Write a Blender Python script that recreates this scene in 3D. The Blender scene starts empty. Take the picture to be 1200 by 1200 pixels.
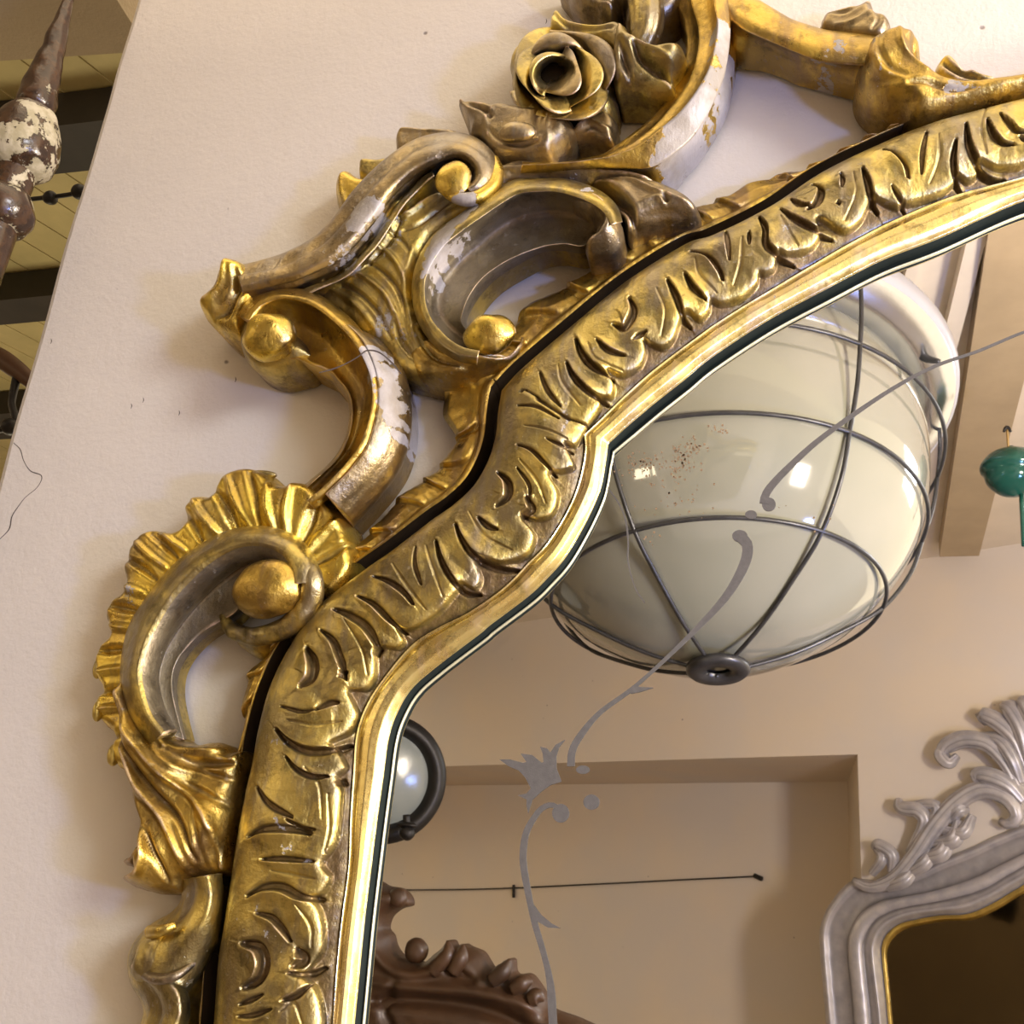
import bpy, bmesh, math, random
import numpy as np
from mathutils import Vector, Matrix, Euler, noise as mnoise
random.seed(7); np.random.seed(7)
SC = bpy.context.scene; COL = SC.collection
def V3(*a): return np.array(a, float)

# ------------------------------------------------------------------ camera
CD = 0.60; CZ = 1.5
YAW, PITCH, ROLL = map(math.radians, (15, 20.5, 5.3))
F = V3(-math.sin(YAW)*math.cos(PITCH), math.cos(YAW)*math.cos(PITCH), math.sin(PITCH))
R0 = V3(math.cos(YAW), math.sin(YAW), 0); U0 = np.cross(R0, F)
RR = math.cos(ROLL)*R0 + math.sin(ROLL)*U0; UU = -math.sin(ROLL)*R0 + math.cos(ROLL)*U0
CAM = V3(0, -CD, CZ)
cd = bpy.data.cameras.new('camera'); cam = bpy.data.objects.new('camera', cd); COL.objects.link(cam)
cam.matrix_world = Matrix(((RR[0], UU[0], -F[0], CAM[0]), (RR[1], UU[1], -F[1], CAM[1]), (RR[2], UU[2], -F[2], CAM[2]), (0, 0, 0, 1)))
cd.sensor_width = 36; cd.lens = 36; cd.clip_start = 0.01; cd.clip_end = 60
SC.camera = cam
MY = -0.030                       # plane of the looking glass

# ------------------------------------------------------------------ light
w = bpy.data.worlds.new('world'); SC.world = w; w.use_nodes = True
bg = w.node_tree.nodes['Background']; bg.inputs[0].default_value = (1.0, 0.80, 0.55, 1); bg.inputs[1].default_value = 2.25
def area(name, loc, target, size, power, color, sy=None):
    l = bpy.data.lights.new(name, 'AREA'); l.energy = power; l.color = color; l.size = size
    if sy: l.shape = 'RECTANGLE'; l.size_y = sy
    o = bpy.data.objects.new(name, l); COL.objects.link(o); o.location = loc
    o.rotation_euler = (Vector(target)-Vector(loc)).to_track_quat('-Z', 'Y').to_euler(); return o
area('window_light', (7.4, -5.9, 4.3), (-0.2, 0, 1.8), 2.1, 440.0, (0.86, 0.91, 1.0), 2.4)
area('warm_fill_light', (0.98, -0.22, 1.75), (-0.5, -2.2, 1.95), 0.18, 38.0, (1.0, 0.86, 0.72), 0.26)  # added unseen fill: brightens the opposite wall, which bounces onto the front wall
area('back_room_fill_light', (-1.6, 1.6, 1.0), (-1.5, 1.4, 3.0), 0.6, 16.0, (1.0, 0.88, 0.62), 0.6)  # added unseen fill that lifts the dark room beyond the wall end
bl = bpy.data.lights.new('blue_lamp_light', 'POINT'); bl.energy = 24; bl.color = (.25, .38, 1.0); bl.shadow_soft_size = .05
blo = bpy.data.objects.new('blue_lamp_light', bl); COL.objects.link(blo); blo.location = (0.78, -0.72, 1.5)
SC.view_settings.view_transform = 'Standard'; SC.view_settings.look = 'None'
SC.view_settings.gamma = 1; SC.view_settings.use_curve_mapping = False; SC.view_settings.exposure = 0.0

# ------------------------------------------------------------------ point tools
def ray(px, py): return F + RR*(px-600)/1200 - UU*(py-600)/1200
def P(px, py, y):
    """the point of the plane at depth y that the photograph shows at a pixel"""
    d = ray(px, py); return CAM + d*((y-CAM[1])/d[1])
WK = -0.60
def PW(px, py, off=0.0, y0=2.0):
    """point on the opposite wall as seen in the glass"""
    d = ray(px, py); t = (y0-off + WK*(CAM[0]+.3) - CAM[1])/(d[1]-WK*d[0]); return CAM + d*t
def pts(l, y): return np.array([P(p[0], p[1], (p[2] if len(p) > 2 else y)) for p in l])
def crs(p, n, closed=False, uniform=True):
    """Catmull-Rom through p, resampled to n points"""
    p = np.asarray(p, float)
    if closed: q = np.vstack([p[-1:], p, p[:2]])
    else: q = np.vstack([2*p[0]-p[1], p, 2*p[-1]-p[-2]])
    out = []
    seg = len(q)-3; m = max(4, int(4*n/seg)+1)
    t = np.linspace(0, 1, m, endpoint=False)[:, None]
    for i in range(seg):
        a, b, c, d = q[i:i+4]
        out.append(.5*((2*b)+(-a+c)*t+(2*a-5*b+4*c-d)*t**2+(-a+3*b-3*c+d)*t**3))
    out.append(q[-2][None]); o = np.vstack(out)
    L = np.r_[0, np.cumsum(np.linalg.norm(np.diff(o, axis=0), axis=1))]
    s = np.linspace(0, L[-1], n + (1 if closed else 0))
    r = np.stack([np.interp(s, L, o[:, k]) for k in range(o.shape[1])], 1)
    return r[:-1] if closed else r
_rs = np.random.RandomState(3)
NW = [(_rs.randn(3), _rs.rand()*6.28) for _ in range(14)]
def wob(p, scale):
    """cheap smooth noise of points, about -1..1"""
    p = np.asarray(p); o = 0
    for k, (d, ph) in enumerate(NW): o = o + np.sin((p@d)/scale*(0.6+0.12*k)+ph+2*np.sin((p@NW[(k+3) % 14][0])/scale*.5))
    return o/4.2
def segdist(q, poly, ret=False):
    """distance of points q (n,2) to a polyline (m,2); with ret also the parameter 0..1 along it"""
    best = np.full(len(q), 1e9); bt = np.zeros(len(q)); m = len(poly)-1
    for i in range(m):
        a = poly[i]; b = poly[i+1]; ab = b-a; t = np.clip(((q-a)@ab)/max(ab@ab, 1e-12), 0, 1)
        d = np.linalg.norm(q-(a+t[:, None]*ab), axis=1); k = d < best
        best[k] = d[k]; bt[k] = (i+t[k])/m
    return (best, bt) if ret else best
def inside(q, poly):
    r = np.zeros(len(q), bool); n = len(poly); x, y = q[:, 0], q[:, 1]
    for i in range(n):
        x1, y1 = poly[i]; x2, y2 = poly[(i+1) % n]
        if y1 == y2: continue
        c = ((y1 > y) != (y2 > y)) & (x < (x2-x1)*(y-y1)/(y2-y1)+x1); r ^= c
    return r
def sst(a, b, x): t = np.clip((x-a)/(b-a), 0, 1); return t*t*(3-2*t)
PXM = np.linalg.norm(P(610, 600, -.04)-P(600, 600, -.04))/10     # metres per pixel near the frame

# ------------------------------------------------------------------ materials
def mat(name):
    m = bpy.data.materials.new(name); m.use_nodes = True; nt = m.node_tree
    return m, nt, nt.nodes['Principled BSDF']
def nd(nt, t, **k):
    n = nt.nodes.new(t)
    for a, b in k.items():
        if a.startswith('i_'): n.inputs[int(a[2:]) if a[2:].isdigit() else a[2:]].default_value = b
        else: setattr(n, a, b)
    return n
def noise(nt, scale, detail=4, rough=.55, co=None):
    n = nd(nt, 'ShaderNodeTexNoise'); n.inputs['Scale'].default_value = scale; n.inputs['Detail'].default_value = detail; n.inputs['Roughness'].default_value = rough
    if co is None: co = coord(nt)
    nt.links.new(co, n.inputs['Vector']); return n.outputs['Fac']
def coord(nt, scale=None, rot=None):
    c = nd(nt, 'ShaderNodeTexCoord').outputs['Object']
    if scale or rot:
        mp = nd(nt, 'ShaderNodeMapping'); nt.links.new(c, mp.inputs[0])
        if scale: mp.inputs['Scale'].default_value = scale
        if rot: mp.inputs['Rotation'].default_value = rot
        return mp.outputs[0]
    return c
def mrange(nt, v, a, b, c=0, d=1):
    n = nd(nt, 'ShaderNodeMapRange'); nt.links.new(v, n.inputs[0])
    for i, x in enumerate((a, b, c, d)): n.inputs[i+1].default_value = x
    return n.outputs[0]
def mix(nt, f, a, b):
    n = nd(nt, 'ShaderNodeMix', data_type='RGBA')
    for s, x in ((0, f), (6, a), (7, b)):
        if isinstance(x, (tuple, float, int)): n.inputs[s].default_value = (*x, 1) if isinstance(x, tuple) else x
        else: nt.links.new(x, n.inputs[s])
    return n.outputs[2]
def mth(nt, op, a, b=None):
    n = nd(nt, 'ShaderNodeMath', operation=op)
    for s, x in ((0, a), (1, b)):
        if x is None: continue
        if isinstance(x, (float, int)): n.inputs[s].default_value = x
        else: nt.links.new(x, n.inputs[s])
    return n.outputs[0]
def bump(nt, bs, h, strength, dist):
    b = nd(nt, 'ShaderNodeBump'); b.inputs['Strength'].default_value = strength; b.inputs['Distance'].default_value = dist
    nt.links.new(h, b.inputs['Height']); nt.links.new(b.outputs[0], bs.inputs['Normal'])

def gilt(name, leaf, paint, dusty, worn=0.5, rough=(.23, .48), edge=.55, bmp=.62):
    """old water gilding: leaf, bronze paint, patina with shade painted into the recesses, and gesso where it has rubbed through"""
    m, nt, bs = mat(name); L = nt.links.new
    n1 = noise(nt, 26, 5, .6); n2 = noise(nt, 75, 6, .7); n3 = noise(nt, 190, 3, .6)
    stre = noise(nt, 60, 4, .6, coord(nt, (1, .3, .25), (0, .5, 0)))
    c = mix(nt, mrange(nt, n1, .44, .56), leaf, paint)
    c = mix(nt, mth(nt, 'MULTIPLY', mrange(nt, noise(nt, 48, 6, .72), .54, .64), .6), c, tuple(x*.30 for x in paint))
    c = mix(nt, mth(nt, 'MULTIPLY', mrange(nt, stre, .50, .64), .75), c, dusty)
    # rubbed edges
    geo = nd(nt, 'ShaderNodeNewGeometry'); pt = geo.outputs['Pointiness']
    e = mth(nt, 'ADD', pt, mth(nt, 'MULTIPLY', mth(nt, 'SUBTRACT', n2, .5), .16))
    ef = mrange(nt, e, edge, edge+.025)
    c = mix(nt, mth(nt, 'MULTIPLY', ef, worn), c, (.80, .60, .42))
    ga = nd(nt, 'ShaderNodeAttribute', attribute_name='patina_shade').outputs['Fac']
    gr = mth(nt, 'MAXIMUM', mrange(nt, pt, .49, .43), mrange(nt, mth(nt, 'ADD', ga, mth(nt, 'MULTIPLY', mth(nt, 'SUBTRACT', n2, .5), .9)), .25, .75))  # creases and cuts darkened in the colour: brown patina plus painted groove shade
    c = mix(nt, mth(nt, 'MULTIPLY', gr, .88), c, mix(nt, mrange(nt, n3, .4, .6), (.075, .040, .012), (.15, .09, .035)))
    at = nd(nt, 'ShaderNodeAttribute', attribute_name='gesso').outputs['Fac']
    g = mth(nt, 'ADD', mth(nt, 'ADD', at, mth(nt, 'MULTIPLY', mth(nt, 'SUBTRACT', n2, .5), 2.2)), mth(nt, 'MULTIPLY', mth(nt, 'SUBTRACT', stre, .5), 1.8))
    gf = mrange(nt, g, .60, .66)
    fl = mrange(nt, mth(nt, 'ADD', n3, mth(nt, 'MULTIPLY', mth(nt, 'SUBTRACT', n1, .5), .5)), .70, .73)
    gf = mth(nt, 'MAXIMUM', gf, mth(nt, 'MULTIPLY', fl, .6*worn))
    c = mix(nt, gf, c, mix(nt, mrange(nt, n1, .4, .6), (.45, .425, .42), (.31, .275, .235)))
    L(c, bs.inputs['Base Color'])
    met = mth(nt, 'SUBTRACT', .97, mth(nt, 'MAXIMUM', mth(nt, 'MULTIPLY', gf, .95), mth(nt, 'MULTIPLY', mth(nt, 'MAXIMUM', gr, ef), .35)))
    L(met, bs.inputs['Metallic'])
    L(mrange(nt, n2, .35, .65, *rough), bs.inputs['Roughness'])
    bs.inputs['Coat Weight'].default_value = .12; bs.inputs['Coat Roughness'].default_value = .15
    h = mth(nt, 'ADD', mth(nt, 'MULTIPLY', n2, .9), mth(nt, 'ADD', mth(nt, 'MULTIPLY', n3, .35), mth(nt, 'MULTIPLY', stre, 1.0)))
    h = mth(nt, 'SUBTRACT', h, mth(nt, 'MULTIPLY', gf, .35))
    bump(nt, bs, h, bmp, .0016)
    return m
M = {}
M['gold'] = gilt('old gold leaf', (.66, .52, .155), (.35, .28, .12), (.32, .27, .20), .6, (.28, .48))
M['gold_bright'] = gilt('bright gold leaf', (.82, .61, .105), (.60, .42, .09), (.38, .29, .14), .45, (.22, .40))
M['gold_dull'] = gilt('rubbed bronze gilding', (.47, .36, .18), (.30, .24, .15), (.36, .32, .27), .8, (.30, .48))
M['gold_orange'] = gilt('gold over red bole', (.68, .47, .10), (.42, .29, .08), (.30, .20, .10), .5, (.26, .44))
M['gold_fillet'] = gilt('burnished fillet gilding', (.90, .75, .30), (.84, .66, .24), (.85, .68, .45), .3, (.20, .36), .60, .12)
def simple(name, col, rough=.6, metal=0, var=.15, sc=20, bm=.2, bd=.002, coat=0):
    m, nt, bs = mat(name); n = noise(nt, sc, 5, .6)
    c = mix(nt, mrange(nt, n, .3, .7), tuple(x*(1-var) for x in col), tuple(min(1, x*(1+var)) for x in col))
    nt.links.new(c, bs.inputs['Base Color']); bs.inputs['Roughness'].default_value = rough; bs.inputs['Metallic'].default_value = metal
    bs.inputs['Coat Weight'].default_value = coat
    bump(nt, bs, noise(nt, sc*4, 5, .6), bm, bd); return m
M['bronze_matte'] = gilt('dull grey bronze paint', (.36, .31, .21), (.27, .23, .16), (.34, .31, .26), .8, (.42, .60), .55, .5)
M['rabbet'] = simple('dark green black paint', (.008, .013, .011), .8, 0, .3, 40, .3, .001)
M['dark_wood_shade'] = simple('dark bare wood and shade', (.035, .022, .012), .7, 0, .4, 40)  # bare backboard wood, also the shade colour for frame gap and rose hollow
def plaster(name, col, col2, sc=1.0, rough=.75, bs_=.35):
    m, nt, b = mat(name)
    big = noise(nt, 5*sc, 4); mid = noise(nt, 60*sc, 6, .65); fine = noise(nt, 260*sc, 4, .6)
    c = mix(nt, mrange(nt, big, .35, .65), col, col2)
    pit = nd(nt, 'ShaderNodeTexVoronoi'); pit.inputs['Scale'].default_value = 42*sc; nt.links.new(coord(nt), pit.inputs['Vector'])
    pf = mth(nt, 'MULTIPLY', mrange(nt, pit.outputs['Distance'], .10, .04), mrange(nt, noise(nt, 31*sc, 2), .60, .64))
    c = mix(nt, pf, c, (.30, .26, .24))
    nt.links.new(c, b.inputs['Base Color']); b.inputs['Roughness'].default_value = rough
    h = mth(nt, 'ADD', mth(nt, 'MULTIPLY', mid, 1.0), mth(nt, 'ADD', mth(nt, 'MULTIPLY', fine, .5), mth(nt, 'MULTIPLY', pf, -1.0)))
    bump(nt, b, h, bs_, .0022); return m
M['wall'] = plaster('white painted plaster', (.765, .705, .62), (.72, .665, .59))
M['wall_far'] = plaster('cream painted wall', (.72, .62, .50), (.66, .60, .54), .5, .8, .15)
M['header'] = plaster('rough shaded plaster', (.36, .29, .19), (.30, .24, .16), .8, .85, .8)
M['boards'] = simple('yellowed ceiling boards', (.44, .37, .17), .6, 0, .12, 9)
M['beam_dark'] = simple('near black beam', (.014, .010, .007), .6, 0, .4, 12)
M['iron'] = simple('black iron', (.015, .013, .012), .45, .5, .3, 60)

# ------------------------------------------------------------------ object tools
WEAR = []      # (centre xz, radius, strength) where gesso shows
def wear(px, py, r, s=1.0, y=-.038): q = P(px, py, y); WEAR.append((q[0], q[2], r*PXM, s))
for a in [(848, 60, 15), (850, 85, 17), (845, 110, 18), (832, 135, 19), (815, 155, 19), (798, 175, 18), (785, 195, 15), (770, 205, 8, .8),
          (430, 247, 19, 1.1, -.058), (416, 266, 12, 1, -.058), (396, 298, 18, .62, -.058), (452, 450, 16), (460, 465, 15), (466, 485, 13), (468, 500, 9), (450, 430, 13), (471, 515, 6),
          (556, 262, 15), (543, 275, 19), (528, 292, 19), (516, 312, 14), (512, 332, 9, .9), (560, 262, 8, .9), (505, 345, 7, .8),
          (478, 268, 24, .50), (455, 300, 18, .46), (440, 380, 20, .45), (480, 400, 20, .44), (695, 243, 9, .8), (160, 700, 16, .5), (1030, 66, 18, .52), (975, 60, 24, .50),
          (1120, 108, 20, .48), (1040, 90, 16, .45), (330, 870, 30, .40), (350, 990, 40, .40), (310, 1080, 30, .40), (660, 500, 20, .38)]: wear(*a)
def link(name, me, m, parent=None):
    me.materials.append(m) if m else None
    o = bpy.data.objects.new(name, me); COL.objects.link(o)
    if parent is not None: o.parent = parent; o.matrix_parent_inverse = parent.matrix_world.inverted() if False else Matrix.Translation(-parent.location)
    return o
def mesh(name, v, f, m, parent=None, smooth=True, mirror=False, gold=False, patina_shade=None):
    v = np.asarray(v, float)
    if mirror: v = v.copy(); v[:, 1] = 2*MY-v[:, 1]; f = [tuple(reversed(x)) for x in f]
    me = bpy.data.meshes.new(name); me.from_pydata(v.tolist(), [], [tuple(int(i) for i in x) for x in f]); me.update()
    if gold:
        a = np.zeros(len(v))
        for x, z, r, s in WEAR:
            d = np.hypot(v[:, 0]-x, v[:, 2]-z); a = np.maximum(a, s*sst(1.9, .5, d/r))
        at = me.attributes.new('gesso', 'FLOAT', 'POINT'); at.data.foreach_set('value', a.astype(np.float32))
        if patina_shade is not None: at = me.attributes.new('patina_shade', 'FLOAT', 'POINT'); at.data.foreach_set('value', np.asarray(patina_shade, np.float32))
    bm = bmesh.new(); bm.from_mesh(me)
    bmesh.ops.recalc_face_normals(bm, faces=bm.faces); bm.to_mesh(me); bm.free()
    if smooth: me.polygons.foreach_set('use_smooth', [True]*len(me.polygons))
    return link(name, me, m, parent)
def empty(name, loc, label, cat, group=None):
    o = bpy.data.objects.new(name, None); COL.objects.link(o); o.location = Vector(loc); o.empty_display_size = .05
    o['label'] = label; o['category'] = cat
    if group: o['group'] = group
    return o
def tag(o, label, cat, group=None):
    o['label'] = label; o['category'] = cat
    if group: o['group'] = group
    return o
def struct(o): o['kind'] = 'structure'; return o
def gridfaces(n, m, off=0, cn=False, cm=False):
    f = []
    for i in range(n if cn else n-1):
        for j in range(m if cm else m-1):
            a = i*m+j; b = i*m+(j+1) % m; c = ((i+1) % n)*m+(j+1) % m; d = ((i+1) % n)*m+j
            f.append((a+off, b+off, c+off, d+off))
    return f
def loft(name, rails, m, parent, n=160, sub=8, bulge=None, back=None, rough=.0004, mirror=False, raw=False, gold=True, ends=True, fn=None, span=None):
    """surface through rails (each a list of 3D points); bulge[i]: + swells the span toward the viewer, - hollows it"""
    R = np.array([crs(r, n) for r in rails]); K = len(R)
    bulge = bulge or [0]*(K-1); rows = []
    for k in range(K-1):
        a = R[max(k-1, 0)]; b = R[k]; c = R[k+1]; d = R[min(k+2, K-1)]
        for j in range(sub):
            t = j/sub; p = b*(1-t)+c*t
            if bulge[k]:
                tang = np.gradient(p, axis=0); tang /= np.linalg.norm(tang, axis=1)[:, None]+1e-9
                ac = c-b; nn = np.cross(tang, ac); ln = np.linalg.norm(nn, axis=1)[:, None]; nn = nn/(ln+1e-9)
                nn *= np.sign(-nn[:, 1].mean()+1e-9)
                wd = np.linalg.norm(ac, axis=1)[:, None]
                p = p+nn*wd*bulge[k]*4*t*(1-t)
            rows.append(p)
    rows.append(R[-1])
    G = np.array(rows)
    if rough: G[:, :, 1] += rough*wob(G.reshape(-1, 3), .016).reshape(G.shape[:2])
    if fn is not None: G = fn(G)
    if back is not None:
        a = G[0].copy(); a[:, 1] = back; b = G[-1].copy(); b[:, 1] = back
        G = np.concatenate([a[None], G, b[None]])
    nr, nc = G.shape[:2]; v = G.reshape(-1, 3); f = gridfaces(nr, nc)
    if back is not None and ends:
        f.append(tuple(i*nc for i in range(nr))); f.append(tuple(i*nc+nc-1 for i in reversed(range(nr))))
    o = mesh(name, v, f, m, parent, mirror=mirror, gold=gold)
    if span:        # {span index: material} for the hollow of a scroll
        k0 = 1 if back is not None else 0
        for s_, mm in span.items():
            o.data.materials.append(mm); mi = len(o.data.materials)-1
            for r_ in range(k0+s_*sub, k0+(s_+1)*sub):
                for c_ in range(nc-1): o.data.polygons[r_*(nc-1)+c_].material_index = mi
    return o
def tube(name, path, m, parent, seg=20, n=60, mirror=False, gold=True, flat=1.0, px=True, caps=True, rough=.0, fl=None):
    """path: (px, py, y, radius in px) or with px=False (x, y, z, r)"""
    if px: q = np.array([[*P(a[0], a[1], a[2]), a[3]*PXM*(a[2]+CD)/(CD-.04)] for a in path])
    else: q = np.array(path, float)
    q = crs(q, n) if len(q) > 2 else np.stack([np.interp(np.linspace(0, 1, n), [0, 1], q[:, k]) for k in range(4)], 1)
    c = q[:, :3]; r = np.maximum(q[:, 3], 1e-5)
    t = np.gradient(c, axis=0); t /= np.linalg.norm(t, axis=1)[:, None]+1e-9
    up = np.tile(V3(0, 1, 0), (n, 1)); s = np.cross(t, up); ls = np.linalg.norm(s, axis=1)[:, None]
    bad = ls[:, 0] < .05
    s = np.where(bad[:, None], np.cross(t, V3(1, 0, 0)), s); s /= np.linalg.norm(s, axis=1)[:, None]+1e-9
    b = np.cross(s, t)
    th = np.linspace(0, 2*np.pi, seg, endpoint=False)
    rad = np.ones(seg) if fl is None else 1+fl[1]*np.abs(np.cos(th*fl[0]/2))-fl[1]
    v = c[:, None]+r[:, None, None]*((np.cos(th)*rad)[None, :, None]*s[:, None]+flat*(np.sin(th)*rad)[None, :, None]*b[:, None])
    v = v.reshape(-1, 3)
    if rough: v = v+rough*wob(v, .006)[:, None]*V3(.5, 1, .5)
    f = gridfaces(n, seg, cm=True)
    if caps: f.append(tuple(range(seg))); f.append(tuple(reversed(range((n-1)*seg, n*seg))))
    return mesh(name, v, f, m, parent, mirror=mirror, gold=gold)
def ball(name, px, py, y, rx, rz, m, parent, ry=None, rot=0, mirror=False, gold=True, rough=.0005, nu=40, nv=28):
    c = P(px, py, y); s = PXM*(y+CD)/(CD-.04); rx *= s; rz *= s; ry = (rx+rz)/2 if ry is None else ry*s
    u = np.linspace(0, 2*np.pi, nu, endpoint=False); t = np.linspace(0, np.pi, nv)
    T, U = np.meshgrid(t, u, indexing='ij')
    Y = ry*np.sin(T)*np.cos(U); Z = rz*np.sin(T)*np.sin(U); X = -rx*np.cos(T)
    a = math.radians(rot); X, Z = X*math.cos(a)-Z*math.sin(a), X*math.sin(a)+Z*math.cos(a)
    v = np.stack([X, Y, Z], -1).reshape(-1, 3)+c
    v = c+(v-c)*(1+rough*wob(v, .008)/max(rx, 1e-4))[:, None]
    return mesh(name, v, gridfaces(nv, nu, cm=True), m, parent, mirror=mirror, gold=gold)
def relief(name, outline, yb, H, rnd, m, parent, strokes=(), tops=(), back=-.004, res=.0011, mirror=False, gold=True, flutes=None, closed_smooth=True, extra=None, n=0):
    """carved slab: traced outline, rounded edge of radius rnd, strokes = (pixel points, half width px, depth m; + raises)"""
    ym = yb-H*.5; s = PXM*(ym+CD)/(CD-.04)
    o3 = pts([p[:2] for p in outline], ym)[:, [0, 2]]
    per = np.linalg.norm(np.diff(np.vstack([o3, o3[:1]]), axis=0), axis=1).sum()
    o = crs(o3, n or max(60, int(per/res*.8)), closed=True)
    lo = o.min(0)-res*2; hi = o.max(0)+res*2
    nx, nz = (np.ceil((hi-lo)/res)).astype(int)+1
    gx, gz = np.meshgrid(lo[0]+np.arange(nx)*res, lo[1]+np.arange(nz)*res, indexing='ij'); q = np.stack([gx.ravel(), gz.ravel()], 1)
    oc = np.vstack([o, o[:1]])
    d, tt = segdist(q, oc, True); ins = inside(q, o); sd = np.where(ins, d, -d)
    # snap near-outside vertices on the outline
    near = (~ins) & (d < res*.95)
    seg = tt*len(o); i0 = np.clip(seg.astype(int), 0, len(o)-1); fr = seg-i0; cp = oc[i0]*(1-fr)[:, None]+oc[i0+1]*fr[:, None]
    q2 = np.where(near[:, None], cp, q); sd2 = np.where(near, 0, sd)
    keep = ins | near
    dd = np.clip(sd2/rnd, 0, 1); h = H*np.sqrt(np.clip(1-(1-dd)**2, 0, 1))
    if tops:
        tp = np.array([[*P(a[0], a[1], ym)[[0, 2]]] for a in tops]); tv = np.array([a[2] for a in tops])
        wts = 1/(((q2[:, None]-tp[None])**2).sum(-1)+1e-5)**1.5; h = h+(wts@tv)/wts.sum(1)*dd**.5
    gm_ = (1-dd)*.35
    for st in strokes:
        sp = crs(pts([p[:2] for p in st[0]], ym), max(6, 5*len(st[0])))[:, [0, 2]] if len(st[0]) > 1 else pts([st[0][0][:2]]*2, ym)[:, [0, 2]]
        ds, t = segdist(q2, sp, True); wd = st[1]*s*(.35+.65*np.sin(np.pi*np.clip(t*.86+.07, 0, 1))) if len(st[0]) > 1 else st[1]*s
        k = 1-sst(0, 1, ds/wd); h = h+st[2]*k*np.clip(sd2/(res*3), 0, 1)
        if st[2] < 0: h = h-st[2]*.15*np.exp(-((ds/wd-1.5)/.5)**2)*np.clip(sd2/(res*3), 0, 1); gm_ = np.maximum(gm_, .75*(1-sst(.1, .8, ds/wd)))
    if extra is not None: h = extra(q2, sd2, h)
    hg = h.reshape(nx, nz); kg = keep.reshape(nx, nz).astype(float)
    for _ in range(2):
        for ax_ in (0, 1):
            num = 2*hg*kg; den = 2*kg
            for sh in (1, -1): num = num+np.roll(hg*kg, sh, ax_); den = den+np.roll(kg, sh, ax_)
            hg = np.where(kg > 0, num/np.maximum(den, 1e-9), hg)
    h = hg.ravel(); gg = gm_.reshape(nx, nz)
    for ax_ in (0, 1, 0, 1): gg = .5*gg+.25*(np.roll(gg, 1, ax_)+np.roll(gg, -1, ax_))
    gm_ = gg.ravel()
    h = h+.0004*wob(np.stack([q2[:, 0], h*0, q2[:, 1]], 1), .012)*dd
    v = np.stack([q2[:, 0], yb-h, q2[:, 1]], 1)
    idx = -np.ones(len(q), int); K = np.where(keep)[0]; idx[K] = np.arange(len(K)); I = idx.reshape(nx, nz)
    insg = ins.reshape(nx, nz)
    a, b, c, e = I[:-1, :-1], I[1:, :-1], I[1:, 1:], I[:-1, 1:]
    cnt = insg[:-1, :-1].astype(int)+insg[1:, :-1]+insg[1:, 1:]+insg[:-1, 1:]
    ok = (a >= 0) & (b >= 0) & (c >= 0) & (e >= 0) & (cnt > 0)
    f = np.stack([a[ok], b[ok], c[ok], e[ok]], 1)
    for tri in ((a, b, c, e), (b, c, e, a), (c, e, a, b), (e, a, b, c)):      # cells with one corner missing
        k = (tri[0] >= 0) & (tri[1] >= 0) & (tri[2] >= 0) & (tri[3] < 0) & (cnt > 0)
        if k.any(): f = list(map(tuple, f))+list(zip(tri[0][k], tri[1][k], tri[2][k])); f = [tuple(int(z) for z in x) for x in f]
    f = [tuple(int(z) for z in x) for x in f]
    v = v[K]; gm_ = gm_[K]
    ec = {}
    for x in f:
        for i in range(len(x)):
            p, r = x[i], x[(i+1) % len(x)]
            ec[(p, r)] = 1
    bd = [(p, r) for (p, r) in ec if (r, p) not in ec]
    used = sorted({i for e2 in bd for i in e2}); mp = {i: len(v)+j for j, i in enumerate(used)}
    sk = v[used].copy(); sk[:, 1] = back; v = np.vstack([v, sk]); gm_ = np.r_[gm_, np.full(len(sk), .6)]
    f += [(r, p, mp[p], mp[r]) for (p, r) in bd]
    return mesh(name, v, f, m, parent, mirror=mirror, gold=gold, patina_shade=gm_)
def box(name, lo, hi, m, parent=None, mirror=False, bev=0.0):
    (x0, y0, z0), (x1, y1, z1) = lo, hi
    v = [(x, y, z) for x in (x0, x1) for y in (y0, y1) for z in (z0, z1)]
    f = [(0, 1, 3, 2), (4, 6, 7, 5), (0, 4, 5, 1), (2, 3, 7, 6), (0, 2, 6, 4), (1, 5, 7, 3)]
    o = mesh(name, v, f, m, parent, False, mirror)
    if bev:
        b = o.modifiers.new('bevel', 'BEVEL'); b.width = bev; b.segments = 3
    return o
def lathe(name, prof, c, axis, m, parent, seg=48, mirror=False, gold=False, open_=True):
    """prof: (radius, along axis)"""
    ax = np.array(axis, float); ax /= np.linalg.norm(ax); s = np.cross(ax, V3(0, 0, 1) if abs(ax[2]) < .9 else V3(1, 0, 0)); s /= np.linalg.norm(s); t = np.cross(ax, s)
    th = np.linspace(0, 2*np.pi, seg, endpoint=False); v = []
    for r, a in prof:
        v += [np.array(c)+ax*a+r*(math.cos(x)*s+math.sin(x)*t) for x in th]
    return mesh(name, v, gridfaces(len(prof), seg, cm=True), m, parent, mirror=mirror, gold=gold)
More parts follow.
